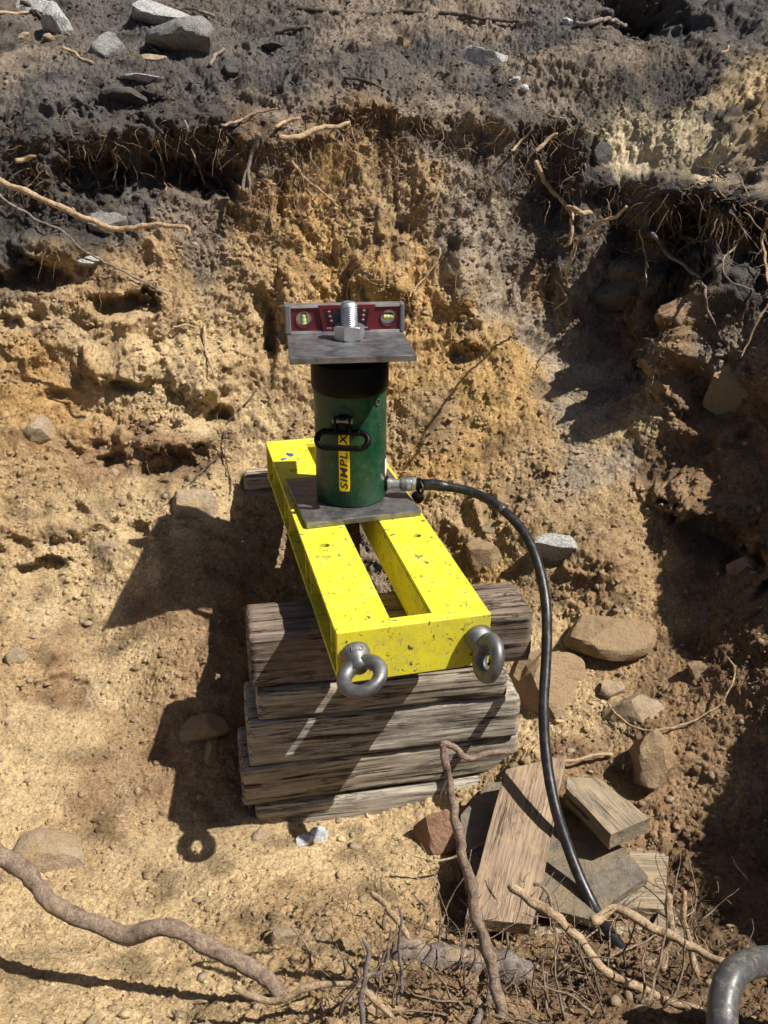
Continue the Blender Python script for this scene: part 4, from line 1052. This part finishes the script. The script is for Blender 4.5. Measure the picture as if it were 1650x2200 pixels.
for i, (px, py, a, b, lab) in enumerate([(1106, 172, 20, 16, 'white crumb on the dark soil below the speckled rock'), (1128, 190, 16, 12, 'tiny white crumb right of the larger one below the speckled rock'), (1218, 46, 18, 12, 'white crumb beside the short grey root at the top'), (655, 1812, 34, 26, 'crumbly white lump left of its pair at the foot of the timber stack'), (685, 1798, 32, 34, 'crumbly white lump right of its pair at the foot of the timber stack')]):
    rock(px, py, a, b, 'gypsum', lab, 700 + i, facets=6, amp=.16, name='white_lump', cat='lump', sink=.1)

# ------------------------------------------------------------------ roots
root('long_root',[(-420,330),(-300,325),(-160,350),(-60,372),(0,388),(60,415),(130,446),(205,478),(270,492),(320,489),(365,484),(402,490),(398,516)],.0125,.006,Y=[.72,.62,.53,.48,.46,.44,.42,.41,.40,.39,.385,.38,.38],mat_='root_pale',label='long pale peeled root sticking out across the upper left',kink=.006)
root('thin_root',[(-10,412),(60,462),(120,492),(200,545),(280,592),(360,640)],.0055,.003,lift=.03,mat_='root_grey',label='long thin grey root below the pale root at left',kink=.008)
root('broken_root',[(600,292),(640,292),(690,277),(722,271),(752,262)],.010,.008,lift=.05,mat_='root_pale',label='snapped pale root stub above the spirit level',branches=[([(590,272),(615,262),(648,252)],.007,.005)])
root('thin_root',[(470,270),(510,258),(550,240),(602,231)],.0055,.004,lift=.035,mat_='root_brown',label='brown root under the lip at upper centre left')
root('forked_root',[(556,288),(541,330),(529,368),(520,412)],.0085,.005,lift=.06,mat_='root_grey',label='grey forked root hanging below the lip',branches=[([(529,360),(538,392),(535,418)],.006,.004)])
root('thin_root',[(612,330),(640,368),(680,405),(728,446)],.007,.004,lift=.03,mat_='root_pale',label='pale root slanting down the bank centre',twigs=4)
root('broken_root',[(1150,348),(1165,385),(1190,415),(1222,448),(1226,480),(1228,520),(1212,528)],.009,.006,lift=.06,mat_='root_pale',label='thick pale root bending down at upper right',branches=[([(1218,444),(1242,455),(1270,462)],.008,.010)],twigs=4)
root('hanging_root',[(1400,500),(1440,548),(1490,585),(1515,625),(1522,660),(1536,696)],.007,.003,lift=.09,mat_='root_grey',label='grey root slanting through the shade of the right wall',twigs=6)
root('hanging_root',[(1345,445),(1320,462),(1285,476),(1240,520),(1226,565),(1214,598)],.0055,.004,Y=[.30,.34,.40,.53,.62,.70],mat_='root_pale',label='thin pale root arching left from the right overhang',branches=[([(1190,600),(1212,628),(1218,640),(1195,668)],.004,.005)],twigs=8)
root('hanging_root',[(1370,490),(1382,530),(1388,570),(1386,615)],.0035,.002,lift=.10,mat_='root_pale',label='thin straight root hanging in the right shade',twigs=4)
root('hanging_root',[(1650,470),(1640,520),(1648,580),(1655,640),(1630,690),(1605,740),(1592,768)],.0055,.0025,lift=.10,mat_='root_pale',label='tangled root hanging at the right edge',twigs=14)
root('hanging_root',[(1600,500),(1580,530),(1555,560),(1565,600),(1610,625)],.0045,.002,lift=.09,mat_='root_grey',label='curled thin root left of the one at the right edge',twigs=8)
root('surface_root',[(640,18),(720,25),(800,30),(880,26),(960,30),(1040,40),(1120,46)],.010,.006,lift=.008,mat_='root_dark',label='long dark root lying across the top of the burnt ground')
root('surface_root',[(1235,54),(1270,50),(1310,42),(1355,62)],.010,.008,lift=.012,mat_='root_grey',label='short grey root beside the dark hole at the top')
root('surface_root',[(45,2),(75,20),(98,50)],.009,.007,lift=.02,mat_='root_dark',label='dark root leaning on the rocks in the top left corner')
root('surface_root',[(135,100),(155,112),(175,126),(205,138)],.007,.005,lift=.012,mat_='root_pale',label='short bent root below the wedge shaped rock')
root('surface_root',[(-5,28),(30,27),(62,24)],.007,.006,lift=.015,mat_='root_pale',label='pale stick in the top left corner')
root('surface_root',[(330,60),(322,90),(335,112)],.008,.006,lift=.02,mat_='root_dark',label='dark root curling round the large boulder')
root('surface_root',[(335,26),(400,18),(460,36)],.008,.006,lift=.02,mat_='root_dark',label='dark root over the long whitish rock')
root('surface_root',[(455,140),(468,120),(485,105)],.008,.006,lift=.018,mat_='root_grey',label='short root stub right of the large boulder')
root('surface_root',[(590,70),(640,62),(668,58)],.009,.008,lift=.008,mat_='root_dark',label='short dark root at top centre left')
root('surface_root',[(745,168),(790,175),(830,190)],.006,.004,lift=.01,mat_='root_dark',label='thin dark root at the lip in the centre')
root('surface_root',[(1565,95),(1560,105),(1548,110)],.006,.004,lift=.02,mat_='root_pale',label='pale splinter in the dark soil at top right')
root('thin_root',[(1150,325),(1175,300),(1198,285)],.008,.006,lift=.04,mat_='root_pale',label='short pale stub under the lip at upper right')
root('thin_root',[(1100,325),(1120,300),(1142,272)],.005,.004,lift=.04,mat_='root_pale',label='thin curved root just left of the short pale stub')
root('thin_root',[(30,342),(55,340),(80,335)],.009,.006,lift=.05,mat_='root_pale',label='split pale stub at the left under the lip')
root('thin_root',[(395,260),(402,280),(398,305)],.005,.003,lift=.04,mat_='root_grey',label='short grey root hanging in the left hollow')
root('thin_root',[(412,320),(420,345),(430,370),(442,400)],.0035,.002,lift=.05,mat_='root_pale',label='crooked thin root hanging in the dark hollow')
root('thin_root',[(338,305),(345,340),(352,380),(360,412)],.003,.0015,lift=.05,mat_='root_pale',label='hair thin root hanging in the dark hollow')
root('thin_root',[(945,530),(938,560),(915,590),(880,640)],.0045,.003,lift=.035,mat_='root_pale',label='curved root in the middle of the bank',twigs=5)
root('thin_root',[(1105,610),(1108,640),(1100,655)],.009,.006,lift=.02,mat_='root_brown',label='stub end poking from the bank right of centre')
root('thin_root',[(555,835),(530,870),(492,905),(485,950),(488,1000),(500,1040),(495,1065)],.0035,.002,lift=.012,mat_='root_dark',label='dark thin root running down to the left of the frame')
root('thin_root',[(470,980),(420,1030),(385,1060),(345,1088)],.0035,.002,lift=.012,mat_='root_dark',label='dark thin root slanting over the bank left of the frame')
root('thin_root',[(440,697),(442,740),(450,780),(462,815)],.005,.003,lift=.02,mat_='root_pale',label='pale vertical root on the left bank')
root('thin_root',[(372,700),(400,697),(425,706)],.004,.003,lift=.02,mat_='root_pale',label='short flat root beside the pale vertical root')
root('thin_root',[(1225,705),(1195,735),(1165,765),(1150,795)],.003,.002,lift=.015,mat_='root_dark',label='dark curved strip standing in for a root shadow on the sand at right centre')  # cast shadow of a root, modelled as a thin dark tube on the bank
root('thin_root',[(1305,1512),(1330,1540),(1365,1560),(1420,1568),(1490,1548),(1545,1515),(1570,1475),(1575,1440),(1560,1415)],.0035,.002,lift=.02,mat_='root_pale',label='thin root looping over the tan stone at right',kink=.006)
root('thin_root',[(1318,1624),(1270,1626),(1215,1636),(1165,1668),(1138,1705),(1080,1770),(1040,1812),(990,1838),(940,1848),(880,1840)],.005,.003,Y=[-.42,-.43,-.44,-.475,-.51,-.56,-.60,-.63,-.64,-.65],mat_='root_pale',label='thin pale root lying across the reddish board',kink=.005,branches=[([(1068,1785),(1066,1812),(1062,1835)],.003,.002,[-.58,-.60,-.61])])
root('big_root',[(-520,1560),(-330,1600),(-180,1690),(-60,1780),(0,1835),(55,1872),(95,1925),(150,1962),(215,1985),(275,2008),(330,1994),(385,2000),(440,2030),(500,2060),(560,2090),(605,2135),(640,2200),(670,2280)],.0195,.0145,Y=[-.48,-.62,-.76,-.86,-.88,-.90,-.93,-.955,-.97,-.98,-.99,-1.0,-1.01,-1.025,-1.04,-1.06,-1.10,-1.15],mat_='root_brown',label='thick brown root snaking across the lower left foreground',kink=.003,wob=.07,twigs=22)
root('upright_stick',[(1085,2210),(1060,2120),(1040,2020),(1012,1910),(985,1800),(968,1700),(945,1592)],.0110,.0065,Y=[-1.17,-1.14,-1.11,-1.09,-1.07,-1.05,-1.03],mat_='root_brown',label='upright brown stick crossing in front of the timber stack',kink=.007,branches=[([(945,1592),(975,1603),(1002,1622),(1050,1616),(1108,1610)],.0062,.0045,[-1.03,-1.02,-1.01,-1.0,-1.0]),([(968,1672),(955,1690),(940,1720)],.002,.001,[-1.05,-1.05,-1.05])],twigs=3)
root('slanting_root',[(1098,1895),(1130,1925),(1180,1965),(1240,2020),(1300,2088),(1360,2120),(1430,2150),(1510,2175)],.0100,.0075,Y=[-.90,-.92,-.95,-.98,-1.01,-1.03,-1.05,-1.07],mat_='root_pale',label='pale broken root slanting down across the lower right',kink=.008,twigs=14)
root('slanting_root',[(1270,1985),(1320,1955),(1370,1975),(1430,2000),(1500,2040),(1565,2068)],.0098,.0080,Y=[-.95,-.93,-.95,-.97,-1.0,-1.03],mat_='root_pale',label='pale root leading to the thick grey hose',kink=.008,twigs=8)
root('curved_root',[(500,2118),(545,2145),(600,2148),(650,2122),(720,2116),(790,2135),(850,2190)],.0065,.0045,Y=[-1.12,-1.14,-1.15,-1.15,-1.15,-1.17,-1.2],mat_='root_pale',label='smooth tan root arching at the bottom centre left',kink=.004)
root('bent_root',[(800,1910),(830,1938),(850,1970),(888,2020)],.006,.007,Y=[-.90,-.93,-.96,-1.0],mat_='root_pale',label='pale bent root above the dark log',kink=.006,twigs=3)
root('dark_log',[(850,2040),(920,2055),(1000,2070),(1080,2085),(1150,2100)],.030,.026,lift=.02,mat_='root_grey',label='half buried dark log in the foreground centre',cat='log',kink=.006,wob=.2)
root('twig',[(780,2230),(782,2140),(790,2060),(775,2010)],.0045,.003,Y=[-1.25,-1.23,-1.21,-1.2],mat_='root_grey',label='thin upright twig left of the dark log',kink=.006,branches=[([(785,2100),(830,2090),(845,2030),(840,1985)],.003,.002,[-1.22,-1.2,-1.18,-1.17])])
root('twig',[(860,2160),(868,2080),(862,1990),(850,1950)],.0035,.002,Y=[-1.15,-1.14,-1.13,-1.12],mat_='root_grey',label='second thin upright twig rising past the dark log',kink=.008)
root('twig',[(1145,1900),(1185,1925),(1190,1990),(1180,2060)],.004,.003,Y=[-.88,-.9,-.93,-.96],mat_='root_brown',label='short rough twig below the reddish board',kink=.010,twigs=10)
root('root_stub',[(1440,1925),(1435,1970),(1428,2040),(1420,2100)],.007,.0095,Y=[-.93,-.94,-.95,-.97],mat_='root_pale',label='left one of two upright root stubs behind the slanting roots',kink=.008,twigs=4)
root('root_stub',[(1476,1918),(1474,1970),(1480,2040),(1490,2100)],.005,.007,Y=[-.93,-.94,-.95,-.97],mat_='root_pale',label='right one of two upright root stubs behind the slanting roots',kink=.008,twigs=4)
root('twig',[(1020,2210),(1050,2150),(1050,2090),(1010,2040)],.007,.005,lift=.05,mat_='root_grey',label='grey crooked twig at the foot of the upright stick',twigs=8)
root('twig',[(1240,2100),(1320,2050),(1400,2010),(1470,1975)],.003,.002,lift=.06,mat_='root_brown',label='thin twig crossing under the slanting roots',kink=.012,twigs=8)
root('twig',[(395,2140),(420,2148),(440,2158)],.006,.004,lift=.012,mat_='root_pale',label='tiny cream bent twig on the sand at the bottom left')

# ------------------------------------------------------------------ fine rootlets (uncountable)
parts = []
def hair(c, n, L, r, grav=.5, jit=.45, out=.3):
    d = np.array(n) * out + rng.normal(size=3) * .6 + np.array([0, 0, -grav]); d /= np.linalg.norm(d); q = [np.array(c)]
    k = 7
    for s in range(k):
        d = d + rng.normal(size=3) * jit + np.array([0, 0, -grav * .3]); d /= np.linalg.norm(d); q.append(q[-1] + d * L / k)
    p, par = spline(q, max(.006, L / 18)); parts.append(tube(p, r * (1 - .75 * par), 3))
BANDS = [((20,540),(250,420),190,.05,.11),((540,1250),(230,420),260,.05,.14),((1260,1640),(380,560),200,.06,.15),((80,540),(420,620),70,.04,.09),((560,760),(300,560),110,.05,.13),((780,1000),(300,640),90,.05,.14),((1000,1250),(350,720),90,.04,.10),
 ((0,1650),(20,220),110,.03,.07),((950,1650),(1930,2200),190,.04,.11),((450,950),(1950,2200),120,.03,.07),((1380,1500),(650,900),50,.03,.08),((0,550),(650,1150),90,.04,.10),((1200,1600),(1350,1650),70,.03,.09),((850,1010),(1780,1870),25,.04,.08)]
for (x0, x1), (y0, y1), n_, l0, l1 in BANDS:
    for _ in range(int(n_ * (3.4 if y0 < 400 and x0 < 1260 else 2.2))):
        c, nn = hit(random.uniform(x0, x1), random.uniform(y0, y1)); hair(c, nn, l0 * .5 + (l1 * 1.15 - l0 * .5) * random.random() ** 1.8, .0004 + .0013 * random.random() ** 2, jit=random.uniform(.15, .65), grav=random.uniform(.1, .7))
V, Fc = merge(parts); o = mesh_obj('root_hairs', V, Fc, M['root_fine'], smooth=True)
tag(o, 'hair fine rootlets hanging from the soil lip and the banks', 'rootlets', kind='stuff')
parts = []
for x0, x1, y0, y1, n_ in ((960, 1300, 1960, 2200, 75), (800, 1000, 1960, 2200, 20), (1300, 1560, 1930, 2180, 32), (640, 860, 2080, 2200, 25), (1380, 1620, 400, 480, 30), (560, 760, 230, 330, 20), (1120, 1260, 260, 460, 25)):
    for _ in range(n_):
        c, nn = hit(random.uniform(x0, x1), random.uniform(y0, y1)); hair(c, nn * 1.0 + np.array([0, 0, .3 if y0 > 1500 else -.3]), random.uniform(.07, .17), random.uniform(.0012, .0038), grav=(.0 if y0 > 1500 else .5), jit=.24, out=.8)
V, Fc = merge(parts); o = mesh_obj('rootlets', V, Fc, M['root_brown'], smooth=True)
tag(o, 'tangled brown rootlets in the foreground and under the soil lip', 'rootlets', kind='stuff')

# ------------------------------------------------------------------ clods, pebbles and grit (uncountable)
def scatter(name, n, smin, smax, region, m, label, cat, colattr=True, sq=.75):
    if smax < .0075:
        base = np.array([(1, 0, 0), (0, 1, 0), (-1, 0, 0), (0, -1, 0), (0, 0, 1), (0, 0, -1)], float); fc = np.array([(0, 1, 4), (1, 2, 4), (2, 3, 4), (3, 0, 4), (1, 0, 5), (2, 1, 5), (3, 2, 5), (0, 3, 5)])
    else:
        ico = bmesh.new(); bmesh.ops.create_icosphere(ico, subdivisions=1, radius=1); base = np.array([v.co[:] for v in ico.verts]); fc = np.array([[v.index for v in f.verts] for f in ico.faces]); ico.free()
    # vertices of the ground that lie in the region
    pool = np.where(region)[0]; pick = rng.choice(pool, n); c = flat[pick]
    s = smin * (smax / smin) ** (rng.random(n) ** 2.4)
    nb = len(base); V = base[None] * (1 + .38 * rng.normal(size=(n, nb, 1)) * .5) * (s[:, None, None]) * (1 + .3 * rng.normal(size=(n, 1, 3))) * np.array([1, 1, sq])
    V = V + (c + np.array([0, 0, 1]) * s[:, None] * .05)[:, None]
    Fa = (fc[None] + (np.arange(n) * nb)[:, None, None]).reshape(-1, 3)
    me = bpy.data.meshes.new(name); me.vertices.add(n * nb); me.vertices.foreach_set('co', V.astype(np.float32).ravel())
    me.loops.add(Fa.size); me.loops.foreach_set('vertex_index', Fa.astype(np.int32).ravel()); me.polygons.add(len(Fa)); me.polygons.foreach_set('loop_start', np.arange(0, Fa.size, 3, dtype=np.int32)); me.update(calc_edges=True)
    if colattr:
        cc = np.repeat(colr[pick] * rng.uniform(.75, 1.35, (n, 1)), nb, axis=0); a = me.color_attributes.new('soil_colour', 'FLOAT_COLOR', 'POINT')
        a.data.foreach_set('color', np.concatenate([cc, np.ones((len(cc), 1))], 1).astype(np.float32).ravel())
    me.materials.append(M[m]); o = bpy.data.objects.new(name, me); COL.objects.link(o); tag(o, label, cat, kind='stuff'); return o
vis = (np.abs(flat[:, 0]) < 1.25) & (flat[:, 1] > -1.4) & (flat[:, 1] < 1.9)
scatter('soil_crumbs', 70000, .0014, .0055, vis, 'soil', 'fine crumbs of loose soil over the whole excavation', 'crumbs')
clump = np.clip(perlin(flat, 5, 81) * 2 + .4, 0, 1) > rng.random(len(flat)) * (3.6 - 2.8 * steep)
scatter('soil_clods', 11000, .003, .0105, vis & clump, 'soil', 'crumbs and clods of loose soil over the whole excavation', 'clods')
scatter('pebbles', 2600, .0025, .011, vis & (flat[:, 2] < .6), 'rock_tan', 'small pale pebbles scattered over the sandy banks and floor', 'pebbles', False)
scatter('dark_grit', 1200, .002, .009, vis & (flat[:, 2] > .55), 'rock_dark', 'dark charcoal bits scattered over the burnt topsoil', 'charcoal', False)
